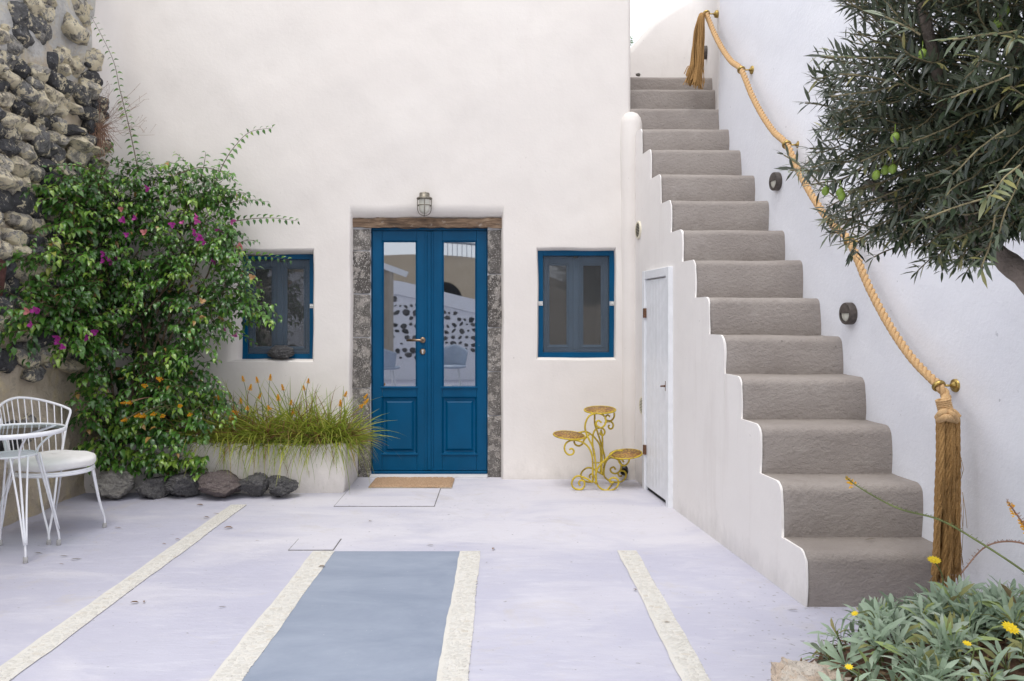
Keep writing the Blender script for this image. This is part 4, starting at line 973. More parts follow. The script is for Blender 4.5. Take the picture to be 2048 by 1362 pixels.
for (a, b) in (((850, 1140), (770, 1238)), ((628, 1000), (700, 1030)), ((590, 1130), (630, 1150)), ((600, 900), (700, 900))):
    m = MB(); m.tube([yp(*a, DB if b[0] != 630 else DF), yp(*b, DF)], 0.006, 8); m.build('cross_bar', M['yellow'], stand, True)
for (x, y, rx, roll) in ((680, 246, 192, -1.5), (298, 560, 193, 3.5), (1000, 792, 198, -5)):
    c = yp(x, y, 6.38); r = rx / SC * 6.38 / FPX; n = Matrix.Rotation(R(roll), 3, 'Y') @ (Matrix.Rotation(R(6.5), 3, 'X') @ Vector((0, 0, 1)))
    m = MB(); m.lathe([(0, -0.004), (r * 0.96, -0.004), (r * 0.97, 0.004), (0, 0.004)], c, n, 40); m.build('tray', M['plate'], stand, True)
    u = n.orthogonal().normalized(); w = n.cross(u); m = MB(); m.tube([c + (u * math.cos(a) + w * math.sin(a)) * r for a in np.linspace(0, 2 * math.pi, 49)[:-1]], 0.0065, 8, True); m.build('tray_rim', M['yellow'], stand, True)

# ------------------------------------------------------------------ rocks
def rock(name, x, ybot, wpx, hpx, d, mat, seed, label, cat='rock', depth=0.9, rz=0.0, ground=True, sub=5, amp=0.22):
    sx = 1.13 * wpx * d / FPX / 2; sz = 1.06 * hpx * d / FPX / 2
    me = rock_mesh(name, sub, seed, amp, 1.1, 14, fine=0.13)
    co = np.array([v.co[:] for v in me.vertices]); mn, mx = co.min(0), co.max(0); co = (co - (mn + mx) / 2) / ((mx - mn) / 2)
    me.vertices.foreach_set('co', co.ravel().astype(np.float32)); me.update(); me.set_sharp_from_angle(angle=R(24))
    zb = CH - (ybot - HY) * d / FPX if not ground else 0.0
    o = link(name, me, mat, None, ((x - HX) * d / FPX, d, zb + sz * 0.96)); o.scale = (sx, sx * depth, sz); o.rotation_euler = (0, 0, rz)
    return tag(o, label, cat)
rock('rock', 230, 995, 74, 56, 6.02, M['palerock'], 3, 'pale grey slanted rock, leftmost of the row under the climber', rz=0.2)
rock('rock', 310, 993, 62, 40, 6.05, M['lava'], 9, 'flat dark rock between the pale rock and a taller dark one', rz=0.3)
rock('rock', 372, 994, 68, 46, 6.04, M['lava'], 5, 'dark rounded rock with a white fleck left of the purplish rock')
rock('rock', 443, 992, 80, 52, 6.03, M['purplelava'], 12, 'purplish brown layered rock, widest in the row at the planter')
rock('rock', 508, 994, 56, 46, 6.05, M['lava'], 21, 'dark conical rock second from the right end of the row')
rock('rock', 565, 995, 60, 42, 6.04, M['lava'], 8, 'blocky dark grey rock at the right end of the row', amp=0.15)
rock('rock', 560, 720, 52, 29, 6.79, M['lava'], 17, 'angular dark rock resting on the left window ledge', ground=False, depth=0.7, amp=0.2)
rock('boulder', 1630, 1398, 150, 116, 2.70, M['limestone'], 31, 'pale pitted limestone boulder beside the silver-leaved plants', 'boulder', depth=1.0, sub=5)
rock('small_stone', 1276, 153, 9, 7, 7.6, M['palerock'], 4, 'tiny grey stone on the landing at the stair head', 'stone', ground=False, sub=3)

# ------------------------------------------------------------------ patio table and chair
def hairpin(mb, a, b, foot, r=0.006):
    f = Vector(foot); a, b = Vector(a), Vector(b)
    for q in (a, b):
        k = f + Vector((0, 0, 0.09)) + (q - f).normalized() * 0.0
        mb.tube(smooth_pts([q, q.lerp(k, 0.5), k, f + Vector((0, 0, 0.005))], 5), r, 8)
tc = Vector((-2.825, 4.60, 0)); table = thing('patio_table', 'small round white wire table with glass top at the left edge', 'table', tuple(tc))
TZ, TR = 0.718, 0.268
m = MB(); m.lathe([(TR, TZ - 0.022), (TR + 0.006, TZ - 0.018), (TR + 0.006, TZ + 0.004), (TR, TZ + 0.006), (TR - 0.004, TZ + 0.003), (TR - 0.004, TZ - 0.02), (TR, TZ - 0.022)], tc, (0, 0, 1), 64); m.build('rim', M['whitemetal'], table, True)
m = MB(); m.lathe([(0, TZ - 0.006), (TR - 0.002, TZ - 0.006), (TR - 0.002, TZ), (0, TZ)], tc, (0, 0, 1), 64); m.build('glass_top', M['tableglass'], table)
SZ_, SR = 0.575, 0.125
m = MB(); m.tube([tc + Vector((SR * math.cos(a), SR * math.sin(a), SZ_)) for a in np.linspace(0, 2 * math.pi, 41)[:-1]], 0.007, 8, True)
sh = m.build('shelf_ring', M['whitemetal'], table, True)
for k in range(-5, 6):
    x = k * 0.0215; w = math.sqrt(SR * SR - x * x); m = MB(); m.tube([tc + Vector((x, -w, SZ_)), tc + Vector((x, w, SZ_))], 0.0038, 6); m.build('shelf_wire', M['whitemetal'], sh)
for k in range(4):
    a = math.pi / 4 + k * math.pi / 2 + 0.02; u = Vector((math.cos(a), math.sin(a), 0)); w = Vector((-u.y, u.x, 0)); foot = tc + u * 0.245
    m = MB(); q = tc + u * (SR + 0.004) + Vector((0, 0, SZ_))
    m.tube(smooth_pts([tc + u * TR * 0.96 + Vector((0, 0, TZ - 0.018)), tc + u * 0.21 + Vector((0, 0, 0.67)), tc + u * 0.15 + Vector((0, 0, 0.62)), q, tc + u * 0.142 + Vector((0, 0, 0.50)), foot + Vector((0, 0, 0.10)) - u * 0.006, foot + Vector((0, 0, 0.01))], 6), 0.0065, 8)
    for s_ in (-1, 1):
        m.tube(smooth_pts([q + w * s_ * 0.045, (q + w * s_ * 0.045).lerp(foot + Vector((0, 0, 0.1)), 0.5), foot + Vector((0, 0, 0.10)) + w * s_ * 0.006], 5), 0.0055, 8)
    lg = m.build('leg', M['whitemetal'], table, True)
    m = MB(); m.lathe([(0.010, 0.035), (0.0125, 0.03), (0.0125, 0.004), (0.011, 0.0), (0, 0.0)], foot, (0, 0, 1), 12); m.build('rubber_foot', M['rubber'], lg, True)

cc = Vector((-2.86, 5.06, 0)); chair = thing('patio_chair', 'white wire armchair with round seat cushion beside the rubble wall', 'chair', tuple(cc))
FA = -0.36                                             # facing angle
def cl_(x, y, z): return cc + Vector((x * math.cos(FA) - y * math.sin(FA), x * math.sin(FA) + y * math.cos(FA), z))
def seat_r(a): return 0.225 + 0.03 * math.cos(a) ** 2 * (math.cos(a) > 0)
m = MB(); m.tube([cl_(seat_r(a) * math.cos(a), seat_r(a) * math.sin(a), 0.400) for a in np.linspace(0, 2 * math.pi, 49)[:-1]], 0.010, 8, True)
m.tube([cl_(seat_r(a) * math.cos(a), seat_r(a) * math.sin(a), 0.412) for a in np.linspace(0, 2 * math.pi, 49)[:-1]], 0.008, 8, True); m.build('seat_ring', M['whitemetal'], chair, True)
V = []; F = []; na = 56; prof = [(0.0, 0.424), (0.90, 0.424), (1.0, 0.432), (1.03, 0.446), (1.02, 0.455), (1.03, 0.464), (1.0, 0.478), (0.88, 0.490), (0.5, 0.497), (0.0, 0.499)]
for rr, z in prof:
    for k in range(na):
        a = 2 * math.pi * k / na; w = seat_r(a) + 0.008; V.append(cl_(w * rr * math.cos(a), w * rr * math.sin(a), z + 0.003 * math.sin(a * 5 + rr * 3)))
for i in range(len(prof) - 1):
    for k in range(na): F.append((i * na + k, i * na + (k + 1) % na, (i + 1) * na + (k + 1) % na, (i + 1) * na + k))
m = MB(); m.add(V, F); m.build('cushion', M['cushion'], chair, True)
def rail_pt(a):                                        # a from 0 at the back to +-1 at the arm ends
    an = math.pi - a * R(60); r = 0.285 - 0.005 * abs(a); return cl_(r * math.cos(an) - 0.015, r * math.sin(an), 0.845 - 0.085 * abs(a) ** 1.6)
top = [rail_pt(a) for a in np.linspace(-1, 1, 41)]
def arm_end(s_):
    an = math.pi - s_ * R(66); return [cl_(0.275 * math.cos(an) - 0.015, 0.275 * math.sin(an), 0.735), cl_(0.262 * math.cos(math.pi - s_ * R(60)), 0.262 * math.sin(math.pi - s_ * R(60)), 0.655), cl_(0.235 * math.cos(math.pi - s_ * R(58)), 0.235 * math.sin(math.pi - s_ * R(58)), 0.56), cl_(0.225 * math.cos(math.pi - s_ * R(56)), 0.225 * math.sin(math.pi - s_ * R(56)), 0.47), cl_(0.228 * math.cos(math.pi - s_ * R(56)), 0.228 * math.sin(math.pi - s_ * R(56)), 0.405)]
m = MB(); m.tube(smooth_pts(list(reversed(arm_end(-1))) + top[::4] + arm_end(1), 6), 0.0085, 8); m.build('back_rail', M['whitemetal'], chair, True)
for k in range(13):
    a = -0.90 + 1.80 * k / 12; p = rail_pt(a); an = math.pi - a * R(64); q = cl_(0.225 * math.cos(an), 0.225 * math.sin(an), 0.405)
    m = MB(); m.tube(smooth_pts([p, p.lerp(q, 0.45) + (p - q).cross(Vector((0, 0, 1))) * 0.0, q], 4), 0.0042, 6); m.build('spindle', M['whitemetal'], chair, True)
for k, (a, fx, fy) in enumerate(((R(42), 0.225, 0.205), (R(-42), 0.225, -0.205), (R(140), -0.235, 0.225), (R(-140), -0.235, -0.225))):
    a1, a2 = a - 0.28, a + 0.16; foot = cl_(fx, fy, 0)
    m = MB()
    for aa in (a1, a2):
        q = cl_(seat_r(aa) * math.cos(aa), seat_r(aa) * math.sin(aa), 0.398); m.tube(smooth_pts([q, q.lerp(foot, 0.5), foot + Vector((0, 0, 0.06)) + (q - foot) * 0.02, foot + Vector((0, 0, 0.006))], 5), 0.0065, 8)
    lg = m.build('leg', M['whitemetal'], chair, True)
    m = MB(); m.lathe([(0.010, 0.032), (0.0125, 0.027), (0.0125, 0.004), (0.011, 0.0), (0, 0.0)], foot, (0, 0, 1), 12); m.build('rubber_foot', M['rubber'], lg, True)
# ------------------------------------------------------------------ leaves
def template(rows):
    """rows: (t along, half width, droop, edge lift) -> unit leaf, x along, y across, z up"""
    v = [(rows[0][0], 0, rows[0][2])]; f = []; prev = None
    for k, (t, w, dz, up) in enumerate(rows[1:-1]):
        b = len(v); v += [(t, w, dz + up), (t, 0, dz), (t, -w, dz + up)]
        if prev is None: f += [(0, b + 1, b), (0, b + 2, b + 1)]
        else: f += [(prev, prev + 1, b + 1, b), (prev + 1, prev + 2, b + 2, b + 1)]
        prev = b
    v.append((rows[-1][0], 0, rows[-1][2])); e = len(v) - 1; f += [(prev, prev + 1, e), (prev + 1, prev + 2, e)]
    return np.array(v, float), f
T_BOUG = template([(0, 0, 0, 0), (0.10, 0.02, 0.02, 0), (0.34, 0.27, 0.04, 0.08), (0.66, 0.205, -0.04, 0.07), (1.0, 0, -0.30, 0)])
T_OLIVE = template([(0, 0, 0, 0), (0.25, 0.078, 0.02, 0.02), (0.6, 0.088, 0.0, 0.02), (1.0, 0, -0.06, 0)])
T_SILV = template([(0, 0, 0, 0), (0.30, 0.028, 0.07, 0.015), (0.66, 0.078, 0.05, 0.025), (0.87, 0.052, -0.05, 0.015), (1.0, 0, -0.14, 0)])
T_BRACT = template([(0, 0, 0, 0), (0.25, 0.30, 0.10, 0.06), (0.65, 0.34, 0.16, 0.06), (1.0, 0, 0.10, 0)])
T_DRY = template([(0, 0, 0, 0), (0.3, 0.16, 0.06, 0.08), (0.7, 0.14, 0.04, 0.10), (1.0, 0, -0.02, 0)])

def norm(a): return a / np.maximum(np.linalg.norm(a, axis=-1, keepdims=True), 1e-9)
def frames(D, U):
    D = norm(D); S_ = norm(np.cross(U, D)); W = np.cross(D, S_); return D, S_, W
def leaf_mesh(name, tpl, P, D, U, L, tint, mat):
    P, D, U, L, tint = (np.asarray(a, float) for a in (P, D, U, L, tint))
    tv, tf = tpl; D, S_, W = frames(D, U); n, k = len(P), len(tv)
    V = P[:, None, :] + L[:, None, None] * (tv[None, :, 0:1] * D[:, None, :] + tv[None, :, 1:2] * S_[:, None, :] + tv[None, :, 2:3] * W[:, None, :])
    V = V.reshape(-1, 3); tot = np.array([len(q) for q in tf]); flat = np.concatenate([np.array(q) for q in tf])
    loops = (flat[None, :] + (np.arange(n) * k)[:, None]).ravel(); totals = np.tile(tot, n); starts = np.concatenate([[0], np.cumsum(totals)[:-1]])
    me = bpy.data.meshes.new(name); me.vertices.add(len(V)); me.vertices.foreach_set('co', V.astype(np.float32).ravel())
    me.loops.add(len(loops)); me.loops.foreach_set('vertex_index', loops.astype(np.int32))
    me.polygons.add(len(totals)); me.polygons.foreach_set('loop_start', starts.astype(np.int32)); me.polygons.foreach_set('loop_total', totals.astype(np.int32))
    me.polygons.foreach_set('use_smooth', np.ones(len(totals), bool))
    at = me.attributes.new('tint', 'FLOAT', 'POINT'); at.data.foreach_set('value', np.repeat(tint, k).astype(np.float32))
    me.update(calc_edges=True); me.materials.append(mat); return me
def plant_leaves(parent, tpl, P, D, U, L, tint, mat, nsingle=300, name='leaf', mass='foliage', front=None):
    """the leaves nearest the camera become parts of their own, the rest one mass"""
    P, D, U, L, tint = (np.asarray(a, float) for a in (P, D, U, L, tint))
    xi = HX + P[:, 0] / np.maximum(P[:, 1], 0.1) * FPX; yi = HY - (P[:, 2] - CH) / np.maximum(P[:, 1], 0.1) * FPX
    score = L / P[:, 1]; score = np.where((xi > 10) & (xi < 2035) & (yi > 10) & (yi < 1350), score, 0)
    rear = P[:, 1] > np.quantile(P[:, 1], 0.3); score = score * np.where(rear, 0.5, 1.0)
    idx = np.argsort(-score)[:nsingle]; rest = np.setdiff1d(np.arange(len(P)), idx)
    if len(rest): link(mass, leaf_mesh(mass, tpl, P[rest], D[rest], U[rest], L[rest], tint[rest], mat), None, parent, None, 'stuff')
    tmesh = {}
    Dn, Sn, Wn = frames(D, U)
    for i in idx:
        q = int(tint[i] * 15.99)
        if q not in tmesh: tmesh[q] = leaf_mesh(name, tpl, [(0, 0, 0)], [(1, 0, 0)], [(0, 0, 1)], [1.0], [(q + 0.5) / 16], mat)
        o = bpy.data.objects.new(name, tmesh[q]); C.objects.link(o); o.parent = parent
        l = L[i]; loc = Vector(P[i]) - wl_of(parent)
        o.matrix_basis = Matrix(((Dn[i][0] * l, Sn[i][0] * l, Wn[i][0] * l, loc.x), (Dn[i][1] * l, Sn[i][1] * l, Wn[i][1] * l, loc.y), (Dn[i][2] * l, Sn[i][2] * l, Wn[i][2] * l, loc.z), (0, 0, 0, 1)))
def inpoly(x, y, poly):
    c = False; n = len(poly); j = n - 1
    for i in range(n):
        xi, yi = poly[i]; xj, yj = poly[j]
        if (yi > y) != (yj > y) and x < (xj - xi) * (y - yi) / (yj - yi) + xi: c = not c
        j = i
    return c

# ------------------------------------------------------------------ bougainvillea in the corner
boug = thing('bougainvillea', 'large green bougainvillea climber with magenta bracts in the wall corner', 'climber', (-2.9, 6.3, 0))
rb = random.Random(21)
def backdepth(x): return min(6.66, 3.22 * FPX / max(1.0, HX - x))
LP, LD, LU, LL, LT = [], [], [], [], []
stems = MB()
def spray(p, v, length, step=0.021, leaf=(0.036, 0.084), droop=1.5, dens=1.0, tint=(0.15, 0.8), stem=True, limit=True):
    p = Vector(p); v = Vector(v).normalized(); n = max(3, int(length / step)); pts = [p.copy()]; ph = rb.random() * 6.28
    tb = rb.uniform(*tint)
    for k in range(n):
        v = (v + Vector((rb.uniform(-.12, .12), rb.uniform(-.12, .12), rb.uniform(-.10, .10) - droop * step * 2.2))).normalized(); p = p + v * step
        if limit:
            p.y = min(p.y, 6.70); wx = -3.20
            if p.x < wx: p.x = wx
        pts.append(p.copy())
        if rb.random() < dens:
            s_ = v.cross(Vector((0, 0, 1))); s_ = s_.normalized() if s_.length > 0.05 else Vector((1, 0, 0)); u = s_.cross(v)
            a = ph + k * 2.4; side = s_ * math.cos(a) + u * math.sin(a) * 0.6
            d = (v * 0.55 + side * 0.8 + Vector((0, -0.20, -0.50))).normalized()
            up = Vector((rb.gauss(0, .2), -0.50 + rb.gauss(0, .2), 0.9)) + side * 0.25
            LP.append(p + side * 0.006); LD.append(d); LU.append(up); LL.append(rb.uniform(*leaf) * (1 - 0.35 * (k / n) ** 2)); 
            LT.append(min(0.885, max(0.0, tb + rb.gauss(0, 0.06) + 0.22 * (k / n) ** 2)) if rb.random() > 0.008 else rb.uniform(0.94, 1.0))
    if stem: stems.tube(pts[::3] + [pts[-1]], [0.0028 * (1 - 0.6 * q / (len(pts[::3]))) for q in range(len(pts[::3]) + 1)], 4, caps=False)
    return pts
MAIN = [(150, 372), (200, 345), (260, 350), (300, 338), (345, 350), (375, 330), (410, 335), (440, 350), (470, 400), (462, 440), (478, 490), (470, 525), (500, 560), (512, 610), (500, 655), (462, 640), (420, 650), (402, 700), (425, 745), (448, 782), (418, 830), (360, 860), (380, 900), (405, 950), (350, 960), (300, 945), (235, 935), (205, 890), (180, 845), (195, 790), (190, 740), (150, 690), (100, 660), (50, 670), (30, 640), (60, 605), (105, 600), (110, 560), (60, 545), (75, 515), (140, 500), (185, 480), (140, 450), (110, 395)]
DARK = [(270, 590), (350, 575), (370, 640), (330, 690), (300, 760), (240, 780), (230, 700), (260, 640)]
n = 0
while n < 1000:
    x, y = rb.uniform(20, 530), rb.uniform(325, 965)
    if not inpoly(x, y, MAIN): continue
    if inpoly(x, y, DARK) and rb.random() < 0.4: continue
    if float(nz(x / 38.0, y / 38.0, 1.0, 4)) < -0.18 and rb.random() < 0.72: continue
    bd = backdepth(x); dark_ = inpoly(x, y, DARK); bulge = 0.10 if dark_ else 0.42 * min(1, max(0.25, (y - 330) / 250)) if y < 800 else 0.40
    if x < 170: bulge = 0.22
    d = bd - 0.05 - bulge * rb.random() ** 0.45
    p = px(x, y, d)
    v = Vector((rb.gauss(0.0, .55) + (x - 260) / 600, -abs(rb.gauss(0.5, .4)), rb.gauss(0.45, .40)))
    spray(p, v, rb.uniform(0.16, 0.36), dens=0.95, tint=(0.0, 0.3) if dark_ else (0.12, 0.80)); n += 1  # sprays in the hollow get a darker tint, inner shade put into leaf colour
for _ in range(420):                                   # leaves against the wall, deep shade painted into their dark tint
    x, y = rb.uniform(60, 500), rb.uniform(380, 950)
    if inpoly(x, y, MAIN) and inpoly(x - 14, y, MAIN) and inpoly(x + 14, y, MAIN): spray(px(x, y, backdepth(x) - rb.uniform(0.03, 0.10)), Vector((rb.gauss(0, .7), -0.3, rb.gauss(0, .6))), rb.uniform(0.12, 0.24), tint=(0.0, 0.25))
# long arching shoots
def shoot(pts, d0, d1, dens=1.0, leaf=(0.050, 0.072)):
    P = smooth_pts([px(x, y, d0 + (d1 - d0) * k / (len(pts) - 1)) for k, (x, y) in enumerate(pts)], 8); P = resample(P, 0.026)
    stems.tube(P, [0.0042 - 0.003 * k / len(P) for k in range(len(P))], 5, caps=False)
    for k, p in enumerate(P):
        if rb.random() > dens: continue
        t = (P[min(k + 1, len(P) - 1)] - P[max(0, k - 1)]).normalized(); s_ = t.cross(Vector((0, 1, 0))); s_ = s_.normalized() if s_.length > .05 else Vector((1, 0, 0))
        sg = 1 if k % 2 else -1; LP.append(p); LD.append(t * 0.4 + s_ * sg * 0.8 + Vector((0, -0.25, -0.45))); LU.append(Vector((0, -0.7, 0.7)) + Vector((rb.gauss(0, .3), rb.gauss(0, .2), 0)))
        LL.append(rb.uniform(*leaf) * (1 - 0.4 * k / len(P))); LT.append(rb.uniform(0.35, 0.85))
for pts, d0, d1 in (([(278, 350), (268, 300), (255, 240), (240, 180), (228, 125), (205, 75), (180, 28)], 6.45, 6.40),
                    ([(430, 365), (448, 325), (470, 292), (500, 264), (548, 255)], 6.45, 6.35), ([(400, 360), (408, 330), (412, 300)], 6.5, 6.5),
                    ([(455, 445), (500, 438), (545, 436), (597, 442)], 6.5, 6.55), ([(455, 520), (490, 512), (530, 512), (582, 520)], 6.50, 6.50), ([(462, 545), (495, 555), (528, 566)], 6.5, 6.5),
                    ([(440, 410), (475, 402), (500, 396)], 6.5, 6.55), ([(430, 380), (470, 380), (495, 395)], 6.4, 6.4), ([(350, 350), (400, 335), (445, 345), (480, 372)], 6.3, 6.3), ([(480, 600), (510, 600), (535, 612)], 6.4, 6.4), ([(455, 640), (480, 665), (510, 688)], 6.4, 6.4),
                    ([(190, 400), (150, 390), (110, 375), (75, 372)], 6.0, 5.5), ([(205, 350), (170, 335), (140, 330), (90, 335)], 6.1, 5.6), ([(170, 460), (130, 450), (95, 452), (70, 470), (62, 520)], 5.9, 5.35), ([(280, 345), (240, 325), (215, 305), (230, 290)], 6.5, 6.5),
                    ([(120, 640), (70, 650), (30, 655), (2, 668)], 5.7, 5.05), ([(60, 560), (62, 600), (58, 630)], 5.4, 5.2), ([(420, 750), (440, 770), (452, 790)], 6.2, 6.15)):
    shoot(pts, d0, d1)
# low sprays around the rocks
for _ in range(150):
    x, y = rb.uniform(188, 415), rb.uniform(790, 925)
    if float(nz(x / 38.0, y / 38.0, 1.0, 9)) < -0.1: continue
    spray(px(x, y, 6.13 - 0.12 * rb.random()), Vector((rb.gauss(0, .6), -0.7, rb.gauss(.1, .4))), rb.uniform(0.10, 0.2), tint=(0.15, 0.75))
for (x, y) in ((235, 915), (250, 925), (260, 960), (330, 940), (350, 935), (378, 925), (390, 938), (300, 930), (400, 925), (285, 915), (410, 960), (240, 880)):
    for _ in range(3): spray(px(x + rb.uniform(-12, 12), y - 15 + rb.uniform(-8, 8), 6.10), Vector((rb.gauss(0, .6), -0.8, 0.2)), rb.uniform(0.10, 0.18), tint=(0.5, 0.88))
# stems rising from the ground
for k in range(9):
    x0 = 250 + 12 * k + rb.uniform(-8, 8); pts = [px(x0, 985, 6.22 + 0.02 * k), px(x0 + rb.uniform(-20, 30), 860, 6.35), px(x0 + rb.uniform(-50, 60), 700, 6.45), px(x0 + rb.uniform(-90, 120), 520, 6.45), px(x0 + rb.uniform(-110, 160), 400, 6.45)]
    pts[0].z = 0; stems.tube(smooth_pts(pts, 6), [0.014 - 0.010 * q / 24 for q in range(25)], 7, caps=False)
stems.build('stems', M['stem'], boug, True, 'stuff')
# dry tan leaves caught inside
for k in range(60):
    x, y = rb.uniform(170, 440), rb.uniform(560, 960)
    if not inpoly(x, y, MAIN): continue
    LP.append(px(x, y, backdepth(x) - rb.uniform(0.1, 0.36))); LD.append(Vector((rb.gauss(0, 1), -0.5, rb.gauss(-.4, .6)))); LU.append(Vector((rb.gauss(0, .6), -1, rb.gauss(0, .6)))); LL.append(rb.uniform(0.035, 0.05)); LT.append(rb.uniform(0.95, 1.0))
plant_leaves(boug, T_BOUG, LP, LD, LU, LL, LT, M['boug'])
FLW = [(218, 512, 0), (236, 516, 0), (208, 524, 0), (226, 524, 1), (210, 508, 0), (186, 668, 0), (178, 676, 0), (190, 662, 0), (116, 682, 0), (124, 694, 0), (118, 672, 0), (165, 706, 0), (72, 622, 0), (66, 650, 0), (80, 618, 0), (58, 622, 2), (394, 440, 1), (397, 434, 1), (395, 468, 0), (392, 462, 0), (400, 475, 0), (404, 470, 0), (290, 466, 2), (255, 470, 0), (248, 440, 0), (300, 376, 0), (244, 418, 2), (272, 437, 0), (345, 446, 0), (438, 460, 0), (412, 484, 0), (470, 508, 1), (488, 510, 0), (482, 492, 2), (462, 440, 1), (436, 500, 0), (490, 560, 3), (488, 546, 2), (505, 556, 3), (402, 604, 3), (380, 618, 3), (402, 630, 3), (452, 662, 1), (470, 672, 1), (298, 1047 - 220, 0), (432, 520, 0), (366, 448, 1), (455, 500, 0)]
bract_t = {0: 0.2, 1: 0.55, 2: 0.8, 3: 0.98}; bm_cache = {}
for (x, y, c) in FLW:
    if c not in bm_cache:
        P, D, U = [], [], []
        for k in range(3):
            a = 2 * math.pi * k / 3; P.append((0, 0, 0)); D.append((math.cos(a) * .8, math.sin(a) * .8, .55)); U.append((-math.cos(a) * .5, -math.sin(a) * .5, 1))
        bm_cache[c] = leaf_mesh('bract_flower', T_BRACT, P, D, U, [1, 1, 1], [bract_t[c]] * 3, M['bract'])
    o = link('bract_flower', bm_cache[c], None, boug, px(x, y, backdepth(x) - (0.50 if 170 < x < 420 else 0.30))); q = rb.uniform(0.034, 0.048); o.scale = (q, q, q); o.rotation_euler = (R(90) + rb.gauss(0, .6), rb.gauss(0, .6), rb.gauss(0, .6))

# dry weed growing from the rubble wall
weed = thing('dry_weed', 'dried brown weed with thin branching stalks on the rubble wall edge', 'weed', tuple(px(192, 262, 6.45)))
m = MB(); root = px(196, 262, 6.44)
for k in range(20):
    a = rb.uniform(-0.2, 1.5); L = rb.uniform(0.25, 0.52); d = Vector((math.cos(a) * 0.95, rb.uniform(-.25, .1), math.sin(a))); pts = [root, root + d * L * 0.4 + Vector((rb.gauss(0, .03), 0, rb.gauss(0, .03))), root + d * L * 0.75 + Vector((rb.gauss(0, .03), 0, rb.gauss(0, .03))), root + d * L + Vector((0.02, 0, rb.uniform(-.05, .05)))]
    m.tube(smooth_pts(pts, 4), 0.0012, 3, caps=False)
    for b in range(4):
        q = root + d * L * rb.uniform(.5, 1); e = q + Vector((rb.uniform(-.05, .06), rb.uniform(-.03, .03), rb.uniform(-.02, .07))); m.tube([q, e], 0.0008, 3, caps=False); m.lathe([(0, -.003), (.0032, 0), (0, .003)], e, (0, 0, 1), 5)
m.build('stalks', M['drystem'], weed, False, 'stuff')
m = MB()
for k in range(150):
    a = rb.uniform(-2.6, 0.4); L = rb.uniform(0.06, 0.24); d = Vector((math.cos(a) * .6, rb.uniform(-.4, .1), math.sin(a))); s0 = root + Vector((rb.uniform(-.05, .07), rb.uniform(-.05, .03), rb.uniform(-.03, .06))); m.tube([s0, s0 + d * L * .5, s0 + d * L + Vector((0, 0, -.03))], 0.0016, 3, caps=False)
m.build('dry_tuft', M['drystem'], weed, False, 'stuff')

# ------------------------------------------------------------------ bulbine in the planter
def blade_mesh(name, base, dirs, L, W, tint, mat, droop, seg=6):
    base, dirs, L, W, tint, droop = (np.asarray(a, float) for a in (base, dirs, L, W, tint, droop)); n = len(base)
    D = norm(dirs); side = norm(np.cross(D, np.array([0.2, -1.0, 0.1])) + 1e-6); V = np.zeros((n, seg + 1, 2, 3)); p = base.copy(); d = D.copy()
    for k in range(seg + 1):
        w = W * (1 - (k / seg) ** 1.6 * 0.92); V[:, k, 0] = p - side * w[:, None] / 2; V[:, k, 1] = p + side * w[:, None] / 2
        d = d.copy(); d[:, 2] -= droop / seg; d = norm(d); p = p + d * (L / seg)[:, None]
    V = V.reshape(-1, 3); f = []; q = np.array([[2 * k, 2 * k + 1, 2 * k + 3, 2 * k + 2] for k in range(seg)]); loops = (q[None] + (np.arange(n) * (seg + 1) * 2)[:, None, None]).ravel()
    me = bpy.data.meshes.new(name); me.vertices.add(len(V)); me.vertices.foreach_set('co', V.astype(np.float32).ravel()); me.loops.add(len(loops)); me.loops.foreach_set('vertex_index', loops.astype(np.int32))
    me.polygons.add(n * seg); me.polygons.foreach_set('loop_start', (np.arange(n * seg) * 4).astype(np.int32)); me.polygons.foreach_set('loop_total', np.full(n * seg, 4, np.int32)); me.polygons.foreach_set('use_smooth', np.ones(n * seg, bool))
    at = me.attributes.new('tint', 'FLOAT', 'POINT'); at.data.foreach_set('value', np.repeat(tint, (seg + 1) * 2).astype(np.float32)); me.update(calc_edges=True); me.materials.append(mat); return me
rg = random.Random(33)
CLUMPS = [(-2.42, 6.36, 220, 0.85), (-2.22, 6.34, 420, 1.0), (-2.02, 6.40, 520, 1.0), (-1.86, 6.35, 520, 1.02), (-1.68, 6.42, 560, 1.05), (-1.52, 6.36, 520, 0.98), (-1.38, 6.40, 560, 1.0), (-1.28, 6.36, 380, 0.85)]
CL_LAB = ['thin grassy bulbine clump half buried in the climber', 'grassy bulbine clump at the climber edge with trailing yellow blades', 'grassy bulbine clump second from the climber in the planter', 'grassy bulbine clump third from the climber in the planter', 'grassy bulbine clump below the right jamb of the left window', 'grassy bulbine clump third from the door in the planter', 'grassy bulbine clump second from the door in the planter', 'grassy bulbine clump at the planter end overhanging towards the door']
HEADS = [(242, 806), (285, 770), (253, 806), (270, 833), (243, 842), (281, 834), (302, 830), (322, 834), (314, 756), (357, 813), (376, 831), (404, 750), (421, 832), (406, 820), (430, 795), (434, 800), (485, 753), (513, 755), (541, 750), (502, 770), (522, 787), (481, 797), (495, 813), (556, 790), (564, 770), (583, 801), (617, 758), (465, 822), (536, 812), (585, 819), (681, 801), (693, 784), (734, 789), (736, 799), (726, 809), (607, 772), (470, 836)]
clump_obj = []
